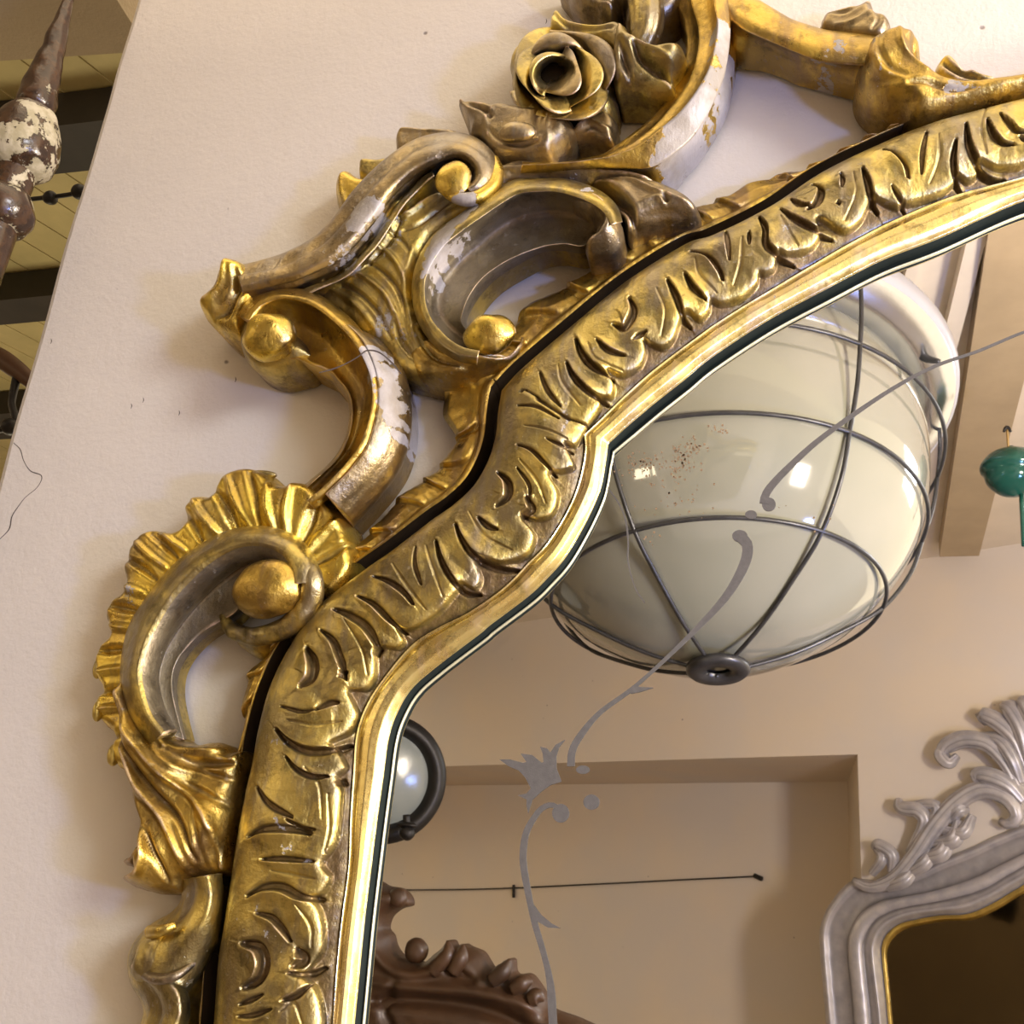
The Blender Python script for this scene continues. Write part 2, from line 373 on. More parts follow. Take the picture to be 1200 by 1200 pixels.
# ------------------------------------------------------------------ the setting
EDGE = -0.562
wl = []
def wall_panel():
    """the plastered wall: a slab whose free end is the arris on the left, a little worn"""
    zs = np.linspace(0, 2.75, 260); x = EDGE+.0012*np.sin(zs*9)+.0008*np.sin(zs*37+1)
    chip = -.0012*np.exp(-((zs-2.12)/.03)**2)
    prof = [(0.006, .25), (0.0, .24), (0.0, .006), (.0018, .0018), (.006, 0.0)]
    v = []; n = len(prof)
    for z, xx, c in zip(zs, x, chip):
        for dx, y in prof: v.append((xx+dx-c, y, z))
        v.append((2.2, 0.0, z)); v.append((2.2, .25, z))
    m = n+2; f = gridfaces(len(zs), m, cm=True); f.append(tuple(range(m))); f.append(tuple(reversed(range((len(zs)-1)*m, len(zs)*m))))
    return struct(mesh('wall_front', v, f, M['wall'], None, smooth=False))
wall = wall_panel()
# the crack in the plaster at the arris
_lift = [0]
def ribbon(name, path, wds, y, m, parent=None, th=.0003, mirror=False, px=True, n=None):
    _lift[0] += 1; y = y-.00002*(_lift[0] % 40)
    p = crs(pts([a[:2] for a in path], y) if px else np.array(path), n or 6*len(path))
    wd = np.interp(np.linspace(0, 1, len(p)), np.linspace(0, 1, len(wds)), wds)*PXM
    t = np.gradient(p, axis=0); s = np.cross(t, V3(0, 1, 0)); s /= np.linalg.norm(s, axis=1)[:, None]+1e-9
    a = p+s*wd[:, None]/2; b = p-s*wd[:, None]/2; o = V3(0, -th, 0)
    G = np.array([a, a+o, b+o, b]).transpose(1, 0, 2); v = G.reshape(-1, 3)
    f = gridfaces(len(p), 4, cm=True)+[(0, 1, 2, 3), tuple((len(p)-1)*4+k for k in (3, 2, 1, 0))]
    return mesh(name, v, f, m, parent, mirror=mirror, smooth=False)
M['gold_pale'] = simple('pale greenish lip glint', (.80, .78, .52), .35, .6, .1, 60, .1)
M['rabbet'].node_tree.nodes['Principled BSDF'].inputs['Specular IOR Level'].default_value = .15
M['crack'] = simple('crack shadow', (.10, .08, .07), .9)
ribbon('crack', [(16, 519), (24, 527), (28, 540), (36, 552), (49, 558), (44, 571), (30, 583), (20, 596), (14, 606), (11, 620), (0, 632)], [.8, 1.3, .8, 1.6, 1, .7, 1.4, 2, .8], .0002, M['crack'], wall)
for k, (x, y) in enumerate([(168, 469), (210, 484), (154, 476), (276, 445), (60, 400), (640, 25)]):
    ribbon('chip', [(x, y-3), (x+.6, y), (x-.4, y+3)], [.4, 1.3, .4], .0002, M['crack'], wall)
struct(box('floor', (-6, -6.5, -.05), (4.5, 4, 0), simple('dark stone floor', (.22, .17, .12), .5)))

# ---- the room beyond the left end of the wall
def PZ(px, py, z): d = ray(px, py); return CAM+d*((z-CAM[2])/d[2])
def slab(name, quad, th, m, parent=None):
    """quad of points with thickness upward"""
    q = np.array(quad); v = np.vstack([q, q+V3(0, 0, th)])
    return mesh(name, v, [(0, 1, 2, 3), (7, 6, 5, 4), (0, 4, 5, 1), (1, 5, 6, 2), (2, 6, 7, 3), (3, 7, 4, 0)], m, parent, False)
hz = 2.50
a = PZ(-160, 82, hz); b = PZ(175, 60, hz); dirx = (b-a)/np.linalg.norm(b-a); perp = V3(-dirx[1], dirx[0], 0)
lim = lambda p: p
a2 = a-dirx*1.2; b2 = b+dirx*.0
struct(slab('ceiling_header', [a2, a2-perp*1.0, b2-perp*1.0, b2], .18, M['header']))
bz = 2.95
ceil = empty('ceiling_boards', (-1.5, 1.5, bz), '', ''); 
for k in ('label', 'category'): del ceil[k]
ceil['kind'] = 'structure'
pa = PZ(0, 312, bz); pb = PZ(60, 346, bz); dl = (pb-pa)/np.linalg.norm(pb-pa); nl = V3(-dl[1], dl[0], 0)
for k in range(-12, 22):
    c = pa+nl*.115*k
    slab('board', [c-dl*3.2-nl*.055, c+dl*1.6-nl*.055, c+dl*1.6+nl*.055, c-dl*3.2+nl*.055], .02+.003*(k % 3), M['boards'], ceil)
bmz = 2.86
for (p0, p1, q0, q1) in [((70, 147), (120, 141), (75, 203), (100, 200)), ((0, 352), (60, 346), (0, 381), (55, 375)), ((0, 485), (30, 483), (0, 515), (15, 514))]:
    A, B, C2, D2 = PZ(*p0, bmz), PZ(*p1, bmz), PZ(*q0, bmz), PZ(*q1, bmz)
    d1 = (B-A)/np.linalg.norm(B-A); n1 = V3(-d1[1], d1[0], 0); wdt = abs((C2-A)@n1); sg = np.sign((C2-A)@n1)
    A0 = A-d1*2.2; B0 = A+d1*1.6
    o = slab('beam', [A0, B0, B0+n1*sg*wdt, A0+n1*sg*wdt], .085, M['beam_dark'], ceil)
# a low far wall under the boards, in shade
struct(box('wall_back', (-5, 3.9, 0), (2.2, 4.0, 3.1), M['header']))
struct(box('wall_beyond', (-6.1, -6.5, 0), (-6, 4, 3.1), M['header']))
# iron tie with round knobs, fixed to the end of the wall
tie = empty('iron_tie_rod', P(75, 228, .12), 'small black iron rod with ball knobs behind the plaster wall edge', 'bracket')
tube('rod', [(-60, 243, .12, 3), (59, 231, .12, 3.4), (92, 226, .12, 3.4), (120, 222, .12, 3)], M['iron'], tie, gold=False)
for x, y, r in ((59, 232, 11), (93, 225, 12)): ball('knob', x, y, .12, r, r*.95, M['iron'], tie, gold=False)
tie2 = empty('curved_iron_bracket', P(6, 440, .25), 'brown curved iron bracket low behind the plaster wall edge', 'bracket')
tube('arm', [(-60, 402, .25, 12), (-10, 415, .25, 14), (18, 432, .25, 13), (42, 452, .25, 9)], simple('dark brown iron', (.07, .03, .012), .5, .2), tie2, gold=False)
ball('boss', 12, 500, .25, 13, 12, M['iron'], tie2, gold=False); tube('stem', [(-60, 508, .25, 5), (12, 500, .25, 5), (14, 470, .25, 5), (20, 440, .25, 6)], M['iron'], tie2, gold=False)

# ---- turned finial post with flaking paint
def flaky():
    m, nt, bs = mat('rusted iron with flaking cream paint'); L = nt.links.new
    n1 = noise(nt, 38, 7, .68); n2 = noise(nt, 120, 5, .6)
    rust = mix(nt, mrange(nt, n2, .35, .65), (.020, .009, .005), (.065, .030, .012))
    at = nd(nt, 'ShaderNodeAttribute', attribute_name='paint').outputs['Fac']
    k = mrange(nt, mth(nt, 'ADD', n1, mth(nt, 'MULTIPLY', at, .17)), .62, .635)
    c = mix(nt, k, rust, mix(nt, mrange(nt, n2, .4, .6), (.33, .29, .18), (.46, .41, .29)))
    L(c, bs.inputs['Base Color']); L(mrange(nt, k, 0, 1, .22, .6), bs.inputs['Roughness']); bs.inputs['Coat Weight'].default_value = .35; bs.inputs['Coat Roughness'].default_value = .12
    h = mth(nt, 'ADD', mth(nt, 'MULTIPLY', k, .8), mth(nt, 'MULTIPLY', n2, .5)); bump(nt, bs, h, .9, .002); return m
M['flaky'] = flaky()
FY = -.045
fin = empty('turned_finial', (P(30, 175, FY)[0], FY, 0), 'rusty turned finial post with flaking cream paint left of the plaster wall', 'finial')
fx = P(40, 140, FY)[0]-.003
def zof(py):      # height on the post axis seen at image row py
    zs = np.linspace(0, 3, 3001); 
    q = np.stack([np.full_like(zs, fx), np.full_like(zs, FY), zs], 1)-CAM; yy = 600-1200*(q@UU)/(q@F); return float(np.interp(-py, -yy[::-1] if yy[0] < yy[-1] else -yy, zs[::-1] if yy[0] < yy[-1] else zs))
def fprof(l): return [(r*PXM*1.02, zof(y)) for y, r in l]
def rev(name, prof, m, par, amp=.0006, paint=0.0):
    pr = crs([(r, z, 0) for r, z in prof], max(30, 8*len(prof))); seg = 64; th = np.linspace(0, 2*np.pi, seg, endpoint=False)
    v = np.array([[(fx+r*math.cos(t), FY+r*math.sin(t), z) for t in th] for r, z, _ in pr]).reshape(-1, 3)
    w_ = wob(v, .009); v[:, 0] += amp*w_; v[:, 1] += amp*w_
    o = mesh(name, v, gridfaces(len(pr), seg, cm=True), m, par)
    at = o.data.attributes.new('paint', 'FLOAT', 'POINT'); at.data.foreach_set('value', np.full(len(v), paint, np.float32)); return o
rev('spike', fprof([(-75, 3), (-45, 5), (0, 8), (38, 14), (75, 20), (105, 26), (118, 28), (126, 26), (130, 20)]), M['flaky'], fin, paint=-.15)
rev('collar', fprof([(128, 20), (131, 30), (136, 36), (146, 43), (160, 49), (176, 52), (190, 49), (199, 38), (203, 28)]), M['flaky'], fin, paint=.75)
rev('neck', fprof([(198, 28), (212, 29), (222, 29), (232, 28)]), M['flaky'], fin, paint=.3)
rev('ring', fprof([(224, 26), (228, 34), (236, 41), (246, 45), (256, 43), (265, 36), (270, 25)]), M['flaky'], fin, paint=.4)
rev('shaft', fprof([(266, 28), (280, 28), (310, 26), (370, 25), (500, 25)])+[(.016, .25), (.03, .1), (.045, .03), (.05, .0)], M['flaky'], fin, paint=-.1)

# ------------------------------------------------------------------ the gilded mirror
gm = empty('gilded_mirror', (-.1, 0, 1.0), 'large antique mirror in carved gilt frame with scrolled crest on white wall', 'mirror')
G1 = [(1850, 78), (1700, 66), (1550, 67), (1420, 78), (1300, 95), (1200, 120), (1142, 135), (1087, 150), (1030, 173), (960, 207), (900, 247), (833, 280), (800, 291), (733, 333), (667, 387), (612, 434), (592, 455)]
G2 = [(588, 460), (584, 485), (581, 513), (572, 542), (556, 570), (532, 593), (505, 612), (462, 645), (424, 672), (373, 713), (339, 762), (317, 808), (304, 856), (298, 890), (289, 930), (280, 978), (273, 1025), (263, 1090), (257, 1130), (252, 1200), (243, 1300), (233, 1420), (215, 1650)]
B1 = [(1850, 150), (1700, 140), (1550, 144), (1420, 158), (1300, 180), (1200, 207), (1117, 230), (1050, 257), (1000, 283), (933, 322), (850, 372), (820, 393), (767, 433), (733, 463), (702, 493), (686, 508)]
B2 = [(685, 510), (686, 528), (682, 552), (675, 576), (665, 599), (652, 621), (637, 642), (618, 661), (600, 680), (579, 698), (547, 719), (515, 735), (485, 754), (455, 788), (432, 822), (418, 860), (414, 910), (411, 960), (409, 1012), (401, 1075), (395, 1130), (390, 1200), (381, 1300), (371, 1420), (350, 1650)]
L1 = [(1850, 174), (1700, 165), (1550, 170), (1420, 185), (1300, 207), (1200, 233), (1100, 277), (1033, 303), (967, 337), (900, 373), (833, 417), (800, 444), (767, 470), (735, 497), (713, 517)]
L2 = [(711, 519), (709, 535), (705, 560), (699, 581), (683, 615), (661, 652), (640, 676), (618, 697), (573, 731), (560, 742), (510, 780), (480, 807), (462, 838), (453, 867), (447, 910), (440, 960), (433, 1015), (425, 1080), (418, 1150), (413, 1200), (403, 1300), (392, 1420), (371, 1650)]
YG, YB, YL, YO = -.036, -.044, -.0415, -.012
def chain(a, b, y, n1, n2):
    A = crs(pts(a, y), n1); B = crs(pts(b, y), n2); return np.vstack([A, B])
N1, N2 = 1050, 1330
Gc, Bc, Lc = chain(G1, G2, YG, N1, N2), chain(B1, B2, YB, N1, N2), chain(L1, L2, YL, N1, N2)
BCC = []   # scallops: the lower outlines of the carved lobes
SCAL = [(1850, 143), (1800, 136), (1760, 142), (1700, 132), (1650, 138), (1600, 131), (1550, 137), (1500, 135), (1460, 148), (1420, 146), (1330, 172), (1270, 178), (1215, 190), (1192, 199), (1165, 202), (1147, 198), (1142, 203), (1144, 210), (1132, 216), (1120, 213), (1117, 219), (1100, 230), (1065, 241), (1058, 241), (1050, 246), (1027, 242), (1020, 241), (1016, 250), (1007, 265), (987, 276), (962, 266), (957, 270), (960, 284), (947, 298), (923, 305), (912, 304),
        (908, 319), (897, 326), (890, 326), (887, 337), (867, 353), (845, 360), (834, 358), (832, 368), (820, 378), (808, 372), (800, 377), (790, 400), (777, 411), (763, 408), (756, 405), (758, 417), (750, 433), (730, 444), (714, 440), (721, 455), (717, 467), (707, 469), (700, 470), (705, 477), (690, 499), (686, 506), (675, 525), (664, 524), (674, 547), (661, 556), (650, 557), (646, 562),
        (656, 581), (648, 605), (631, 612), (616, 608), (616, 614), (628, 629), (618, 652), (590, 663), (566, 658), (562, 664), (566, 681), (559, 693), (545, 688), (537, 697), (516, 720), (485, 739), (470, 739), (475, 752), (467, 761), (452, 760), (444, 764), (443, 777), (440, 795), (430, 809), (413, 811), (417, 825), (420, 840), (410, 860), (392, 873), (400, 882), (407, 900), (398, 912), (402, 922), (402, 940), (396, 987), (382, 1012), (390, 1028), (382, 1047), (371, 1052), (378, 1065), (382, 1087), (380, 1115), (366, 1137), (360, 1142), (374, 1160), (380, 1190), (378, 1215), (366, 1235), (374, 1255), (370, 1300), (360, 1320), (366, 1345), (358, 1420), (362, 1470), (350, 1510), (355, 1560), (338, 1650)]
ST = [([(1132, 147), (1134, 170), (1140, 187), (1150, 197), (1165, 202), (1180, 201)], 3.4, 4), ([(1120, 167), (1117, 190), (1120, 207), (1130, 217)], 3, 3.2), ([(1035, 176), (1047, 182), (1060, 197), (1064, 210)], 4, 4), ([(1086, 155), (1081, 180), (1080, 205)], 3, 1.6),
      ([(1045, 220), (1052, 230), (1062, 240)], 2.4, 2.6), ([(1011, 200), (1016, 215), (1020, 232), (1029, 244)], 3.4, 3.5), ([(985, 204), (987, 212), (986, 222)], 2.8, 2.5), ([(953, 215), (962, 225), (957, 242), (947, 250)], 4.2, 4), ([(982, 239), (983, 243)], 3, 2.5), ([(927, 232), (937, 242), (950, 247)], 2.6, 2.4), ([(915, 245), (927, 257), (940, 266), (955, 272), (975, 275)], 3, 3),
      ([(1157, 142), (1162, 160), (1172, 170), (1187, 172)], 3.2, 3.4), ([(1172, 135), (1180, 147), (1190, 157), (1203, 159)], 2.6, 2.8), ([(1195, 163), (1206, 169)], 4, 3.6), ([(890, 253), (897, 270), (898, 290), (910, 300), (930, 305)], 3.4, 3.6), ([(878, 273), (878, 289)], 2.4, 2.4), ([(810, 295), (830, 303), (843, 320), (847, 330)], 4, 4), ([(850, 267), (853, 287), (855, 307)], 3, 1.6),
      ([(803, 323), (813, 340), (827, 353)], 3, 3.4), ([(783, 330), (793, 350), (800, 370), (808, 378)], 3.4, 3.4), ([(738, 350), (743, 367), (733, 387), (720, 383)], 4.2, 4), ([(757, 391), (743, 400)], 3.8, 3), ([(700, 400), (713, 413), (733, 418)], 2.8, 3), ([(675, 397), (683, 417), (697, 433), (717, 443)], 3.6, 3.8), ([(665, 427), (673, 443), (690, 460), (710, 468)], 3.2, 3.4), ([(633, 437), (643, 460), (657, 477)], 2.8, 1.8),
      ([(607, 476), (630, 479), (655, 491)], 2.2, 2.2), ([(641, 516), (655, 522), (669, 527)], 2.2, 2.4), ([(607, 523), (624, 530), (638, 544), (650, 556)], 3, 3.4), ([(584, 554), (596, 567), (596, 584), (584, 595)], 4.2, 4.2), ([(607, 550), (621, 570), (621, 587)], 2.2, 2), ([(618, 584), (624, 598), (613, 604)], 4, 3.4), ([(562, 608), (573, 618), (584, 622)], 3, 2.8), ([(535, 615), (542, 632), (556, 652), (579, 663), (606, 664)], 3.4, 3.8),
      ([(512, 635), (519, 658), (530, 678), (542, 692), (559, 693)], 3.4, 3.6), ([(487, 641), (488, 663), (495, 686)], 3, 1.8), ([(437, 675), (457, 683), (474, 695), (485, 709)], 3.4, 3.8), ([(420, 699), (440, 710), (457, 727), (472, 740)], 3.2, 3.8), ([(392, 714), (410, 722), (430, 735), (442, 755), (440, 765)], 4.8, 4), ([(377, 739), (392, 752), (400, 772), (407, 797)], 3.6, 3.4), ([(402, 788), (405, 794)], 6, 3), ([(360, 760), (369, 777), (367, 795), (355, 805)], 5.6, 4.6),
      ([(372, 832), (387, 825), (397, 824)], 4, 3), ([(330, 828), (355, 835), (372, 832)], 2.2, 2), ([(325, 855), (340, 870), (360, 880), (385, 880), (405, 872)], 4.4, 4), ([(337, 887), (350, 902), (367, 910), (385, 910)], 3, 3), ([(394, 915), (399, 917)], 4.5, 3), ([(300, 922), (317, 942), (345, 958)], 4, 2.2), ([(337, 960), (355, 970), (370, 972)], 2.6, 2.4), ([(290, 980), (310, 972), (340, 972), (365, 977)], 4.6, 3.6), ([(308, 1007), (335, 1007), (369, 1010)], 3, 3),
      ([(290, 1050), (310, 1040), (332, 1040), (352, 1050), (374, 1055)], 4.4, 3.6), ([(302, 1070), (320, 1075), (332, 1087), (342, 1103)], 3, 3), ([(350, 1113), (356, 1125), (346, 1132)], 6, 3.4), ([(285, 1105), (305, 1110), (312, 1127), (305, 1147), (287, 1157)], 5.6, 4.2), ([(282, 1177), (300, 1170), (310, 1165)], 2.4, 2.4), ([(340, 1140), (360, 1142), (375, 1135)], 3, 3), ([(332, 1172), (347, 1167), (362, 1155)], 3, 3), ([(280, 1191), (300, 1189), (320, 1182)], 2.4, 2.4),
      ([(276, 1230), (310, 1225), (350, 1240)], 4, 3), ([(270, 1280), (310, 1290), (350, 1280)], 4, 3), ([(1230, 115), (1240, 140), (1260, 160)], 3.4, 3), ([(1290, 100), (1300, 130), (1320, 150)], 3.4, 3),
      ([(603, 457), (620, 460), (643, 477), (667, 490), (690, 497), (712, 517)], 1.5, 2.6)]
for k_, x_ in enumerate(range(1350, 1840, 34)):      # the run of lobes goes on past the crop
    y_ = np.interp(x_, [1300, 1420, 1550, 1700, 1850], [95, 78, 67, 66, 78])
    ST.append(([(x_, y_+16), (x_+3+4*(k_ % 3), y_+36), (x_+18, y_+54), (x_+30, y_+58)], 3.4, 3.6))
for k_, y_ in enumerate(range(1330, 1640, 36)):
    x_ = np.interp(y_, [1300, 1650], [243, 215]); ST.append(([(x_+30, y_), (x_+60, y_+10*(k_ % 2)), (x_+110, y_+14)], 3.6, 3.4))
# shallow veins along the lobes
VEIN = [([(1160, 110), (1150, 150), (1155, 185)], 2, 1), ([(1100, 160), (1100, 190), (1090, 215)], 3, 1), ([(1000, 205), (1003, 230), (990, 260)], 2.4, .9), ([(915, 255), (925, 275), (935, 290)], 2.4, .8), ([(870, 280), (868, 310), (860, 335)], 3, 1), ([(815, 305), (820, 325), (840, 345)], 2.4, .9), ([(770, 340), (780, 365), (775, 395)], 2.4, .9), ([(690, 405), (700, 425), (730, 435)], 2.4, .9), ([(655, 430), (660, 450), (680, 475)], 2.4, .9), ([(615, 500), (640, 505), (665, 515)], 2, 1), ([(610, 540), (630, 565), (640, 590)], 2.4, 1),
        ([(550, 600), (570, 630), (600, 645)], 2.4, .9), ([(500, 640), (510, 670), (520, 700)], 2.6, 1), ([(460, 660), (480, 690), (500, 715)], 2.6, 1), ([(405, 725), (425, 760), (430, 790)], 2.4, 1), ([(340, 845), (370, 850), (400, 845)], 2.6, 1), ([(360, 900), (375, 920), (378, 960)], 2.4, 1), ([(385, 930), (386, 970), (380, 1000)], 2, 1.1), ([(320, 1020), (345, 1025), (370, 1030)], 2.6, 1), ([(350, 1060), (365, 1085), (365, 1110)], 2.4, 1), ([(330, 1185), (345, 1175), (355, 1200)], 2.4, 1)]
def band():
    NV = 116; vv = np.linspace(0, 1, NV)
    shp = .0165*np.sin(np.pi*np.clip(vv, 0, 1)**.85)**.65*(1-.25*vv)
    base = Gc[:, None]*(1-vv)[None, :, None]+Bc[:, None]*vv[None, :, None]
    base[:, :, 1] -= shp[None]
    flat = base.reshape(-1, 3); q = flat[:, [0, 2]]
    V = np.tile(vv, len(Gc))
    # lobes stand proud of the ground beside the fillet
    sc = crs(pts(SCAL, -.046), 900)[:, [0, 2]]; 
    gl = crs(pts(G1[:-1]+G2, -.046), 300)[::-1][:, [0, 2]]
    # push the closing side well outside of the band
    gl = gl+np.array([-.03, .03])
    poly = np.vstack([sc, gl])
    dsc = segdist(q, sc); ins = inside(q, poly); sd = np.where(ins, dsc, -dsc)
    PX = PXM
    up = sst(-.6*PX, 1.8*PX, sd)*.0044+.0030*np.sqrt(np.clip(1-(1-np.clip(sd/(11*PX), 0, 1))**2, 0, 1))-.0030*np.clip(sd/(30*PX), 0, 1)
    side = sst(0, .10, V)
    h = (up-.0034)*side; patina_shade = .72*(1-sst(-1*PX, 2.5*PX, sd))*sst(.35, .6, V); pin = poly
    for lst, kk in ((ST, 1.0), (VEIN, .8)):
        for p, wd, dp in lst:
            sp = crs(pts(p, -.052), max(6, 6*len(p)))[:, [0, 2]]; lo = sp.min(0)-.02; hi = sp.max(0)+.02
            s = np.where((q[:, 0] > lo[0]) & (q[:, 0] < hi[0]) & (q[:, 1] > lo[1]) & (q[:, 1] < hi[1]))[0]
            if not len(s): continue
            ds, t = segdist(q[s], sp, True); W = wd*1.25*PX*(.30+.70*np.sin(np.pi*np.clip(t*.86+.07, 0, 1))); D = dp*1.15*.001*kk
            h[s] -= D*(1-sst(.40 if kk == 1 else .1, 1.0, ds/W))
            if kk == 1.0:
                patina_shade[s] = np.maximum(patina_shade[s], 1.0*(1-sst(.5, 1.15, ds/W)))
                # the lobe on the hollow side of the cut stands over its neighbour
                ch = sp[-1]-sp[0]; mid = sp[len(sp)//2]-sp[0]; cv = ch[0]*mid[1]-ch[1]*mid[0]
                if abs(cv) > 1e-7 and wd > 2.5:
                    q0 = q[s]-sp[0]; sidev = np.sign(ch[0]*q0[:, 1]-ch[1]*q0[:, 0]); 
                    # nearest segment decides the side
                    k = np.clip((t*(len(sp)-1)).astype(int), 0, len(sp)-2); sg = sp[k+1]-sp[k]; qq = q[s]-sp[k]
                    sidev = np.sign(sg[:, 0]*qq[:, 1]-sg[:, 1]*qq[:, 0])*np.sign(cv)
                    env = np.exp(-np.clip(ds/W-.8, 0, 9)/2.2)*np.sin(np.pi*np.clip(t, .02, .98))**.5*sst(.2, .9, ds/W)
                    h[s] += np.where(sidev < 0, .62, -.34)*D*env
            if kk == 1.0 and wd > 2: h[s] += D*.06*np.exp(-((ds/W-1.75)/.75)**2)
    h += .00030*wob(flat, .016)*side
    flat = flat.copy(); flat[:, 1] -= h
    Gd = flat.reshape(base.shape)
    a = Gd[:, :1].copy(); a[:, :, 1] = -.006
    Gd = np.concatenate([a, Gd], 1); gg = np.concatenate([np.ones((len(Gc), 1)), np.clip(patina_shade, 0, 1).reshape(len(Gc), NV)], 1).ravel()
    return mesh('carved_border', Gd.reshape(-1, 3), gridfaces(*Gd.shape[:2]), M['gold'], gm, gold=True, patina_shade=gg)
band()
# smooth fillet: from the ground of the carving over a soft roll to the lip
def fillet():
    vv = np.linspace(0, 1, 26); base = Bc[:, None]*(1-vv)[None, :, None]+Lc[:, None]*vv[None, :, None]
    pr = np.interp(vv, [0, .10, .18, .30, .55, .8, .93, 1], [0, -.0006, .0010, .0028, .0042, .0034, .0016, .0])
    base[:, :, 1] -= pr[None]; base[:, :, 1] += .00016*wob(base.reshape(-1, 3), .02).reshape(base.shape[:2])
    return mesh('smooth_fillet', base.reshape(-1, 3), gridfaces(*base.shape[:2]), M['gold_fillet'], gm, gold=True)
fillet()
def rabbet():
    e = Lc.copy(); e[:, 1] -= -.0002; tang = np.gradient(Lc, axis=0); tang /= np.linalg.norm(tang, axis=1)[:, None]+1e-9
    inn = np.cross(tang, V3(0, 1, 0)); inn *= np.sign(inn[:, 0:1]*0+((inn@V3(1, 0, -1))[:, None]+1e-9))
    a = Lc+inn*.0004; b = a.copy(); b[:, 1] = MY-.0001
    G_ = np.stack([Lc, a, a*.5+b*.5, b], 1)
    lip = Lc[:, None]+inn[:, None]*np.array([0, .0005, .0007])[None, :, None]; lip[:, :, 1] += np.array([0, .0003, .0014])[None]
    mesh('lip', lip.reshape(-1, 3), gridfaces(*lip.shape[:2]), M['gold_fillet'], gm, gold=True)
    G_ = np.stack([lip[:, 2], np.c_[lip[:, 2, 0], np.full(len(b), MY-.0001), lip[:, 2, 2]]], 1)
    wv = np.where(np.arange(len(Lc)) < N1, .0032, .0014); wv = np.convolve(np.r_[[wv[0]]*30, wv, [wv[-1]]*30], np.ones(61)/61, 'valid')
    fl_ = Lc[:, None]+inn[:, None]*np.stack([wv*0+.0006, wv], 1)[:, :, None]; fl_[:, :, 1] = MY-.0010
    mesh('shade_margin', fl_.reshape(-1, 3), gridfaces(*fl_.shape[:2]), M['rabbet'], gm, False)  # flat strip coloured dark for the shade and reflection of the rabbet
    sl = Lc[:, None]+inn[:, None]*np.stack([wv, wv+.0002, wv+.0010, wv+.0012], 1)[:, :, None]; sl[:, :, 1] = MY-np.array([.0010, .0015, .0013, .0001])[None]
    mesh('lip_glint', sl.reshape(-1, 3), gridfaces(*sl.shape[:2]), M['gold_pale'], gm)  # pale bead added to imitate the lip's bright edge reflected in the glass
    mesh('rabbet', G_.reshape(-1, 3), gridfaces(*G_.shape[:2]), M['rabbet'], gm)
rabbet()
# glass plate
def glass():
    m, nt, bs = mat('silvered mirror glass'); bs.inputs['Metallic'].default_value = 1; bs.inputs['Roughness'].default_value = .012
    n = noise(nt, 7, 3); nt.links.new(mix(nt, mrange(nt, n, .35, .65), (.90, .90, .86), (.86, .87, .84)), bs.inputs['Base Color'])
    e = Lc[::6].copy(); e[:, 1] = MY
    far = pts([(1850, 1650)], MY); v = np.vstack([e, far]); n_ = len(e)
    # backing out under the lip so no light leaks
    t = np.array([(i, i+1, n_) for i in range(n_-1)])
    o = mesh('mirror_glass', v, t, m, gm, smooth=False)
    return o
gl_ = glass()
# back board that fills the space between the looking glass and the wall
def backing():
    a = crs(pts(G1+G2, -.006), 200); b = crs(pts(B1+B2, -.006), 200); c = b.copy(); c[:, 1] = MY+.001
    mesh('backboard', np.stack([a+V3(-.004, 0, .004), a, b, c], 1).reshape(-1, 3), gridfaces(200, 4), M['dark_wood_shade'], gm)
backing()
# etched tendrils
M['etch'] = simple('frosted etching', (.13, .122, .11), .85, 0, .12, 300, .3, .0004)
def dot(name, px, py, rx, ry, y, m, parent, n=28, th=.0003, rot=0):
    c = P(px, py, y); t = np.linspace(0, 2*np.pi, n, endpoint=False); a = math.radians(rot)
    X = rx*np.cos(t); Y = ry*np.sin(t); X, Y = X*math.cos(a)-Y*math.sin(a), X*math.sin(a)+Y*math.cos(a)
    top = np.array([P(px+i, py+j, y-th) for i, j in zip(X, Y)]); bot = np.array([P(px+i, py+j, y) for i, j in zip(X, Y)])
    f = [tuple(range(n))]+[(i, (i+1) % n, n+(i+1) % n, n+i) for i in range(n)]
    return mesh(name, np.vstack([top, bot]), f, m, parent, False)
EY = MY-.0001
ribbon('etched_tendril', [(1330, 345), (1260, 370), (1200, 389), (1147, 411), (1098, 428), (1055, 450), (1007, 481), (958, 517), (925, 547), (905, 568), (897, 580), (895, 590)], [2.2, 2.4, 2.6, 3, 3.6, 4.4, 5.5, 7, 9], EY, M['etch'], gl_)
dot('etched_dot', 901, 591, 8, 8, EY, M['etch'], gl_); dot('etched_dot', 880, 603, 7, 5, EY, M['etch'], gl_)
ribbon('etched_tendril', [(868, 629), (876, 640), (872, 662), (853, 696), (823, 730), (779, 773), (741, 807), (702, 836), (678, 865), (670, 882), (669, 898)], [12, 11, 9, 7, 5, 4, 3.6, 4.5, 5, 7, 8], EY, M['etch'], gl_)
dot('etched_dot', 867, 628, 9, 7, EY-.0001, M['etch'], gl_)
def flat(name, outline, m, parent, y=EY, th=.0003):
    _lift[0] += 1; y = y-.00002*(_lift[0] % 40)
    o = crs(pts(outline, y), 8*len(outline), closed=True) if len(outline) > 40 else pts(outline, y); n = len(o)
    return mesh(name, np.vstack([o-V3(0, th, 0), o]), [tuple(range(n))]+[(i, (i+1) % n, n+(i+1) % n, n+i) for i in range(n)], m, parent, False)
flat('etched_leaf', [(733, 811), (742, 803), (750, 805), (766, 806), (750, 811), (740, 813)], M['etch'], gl_)
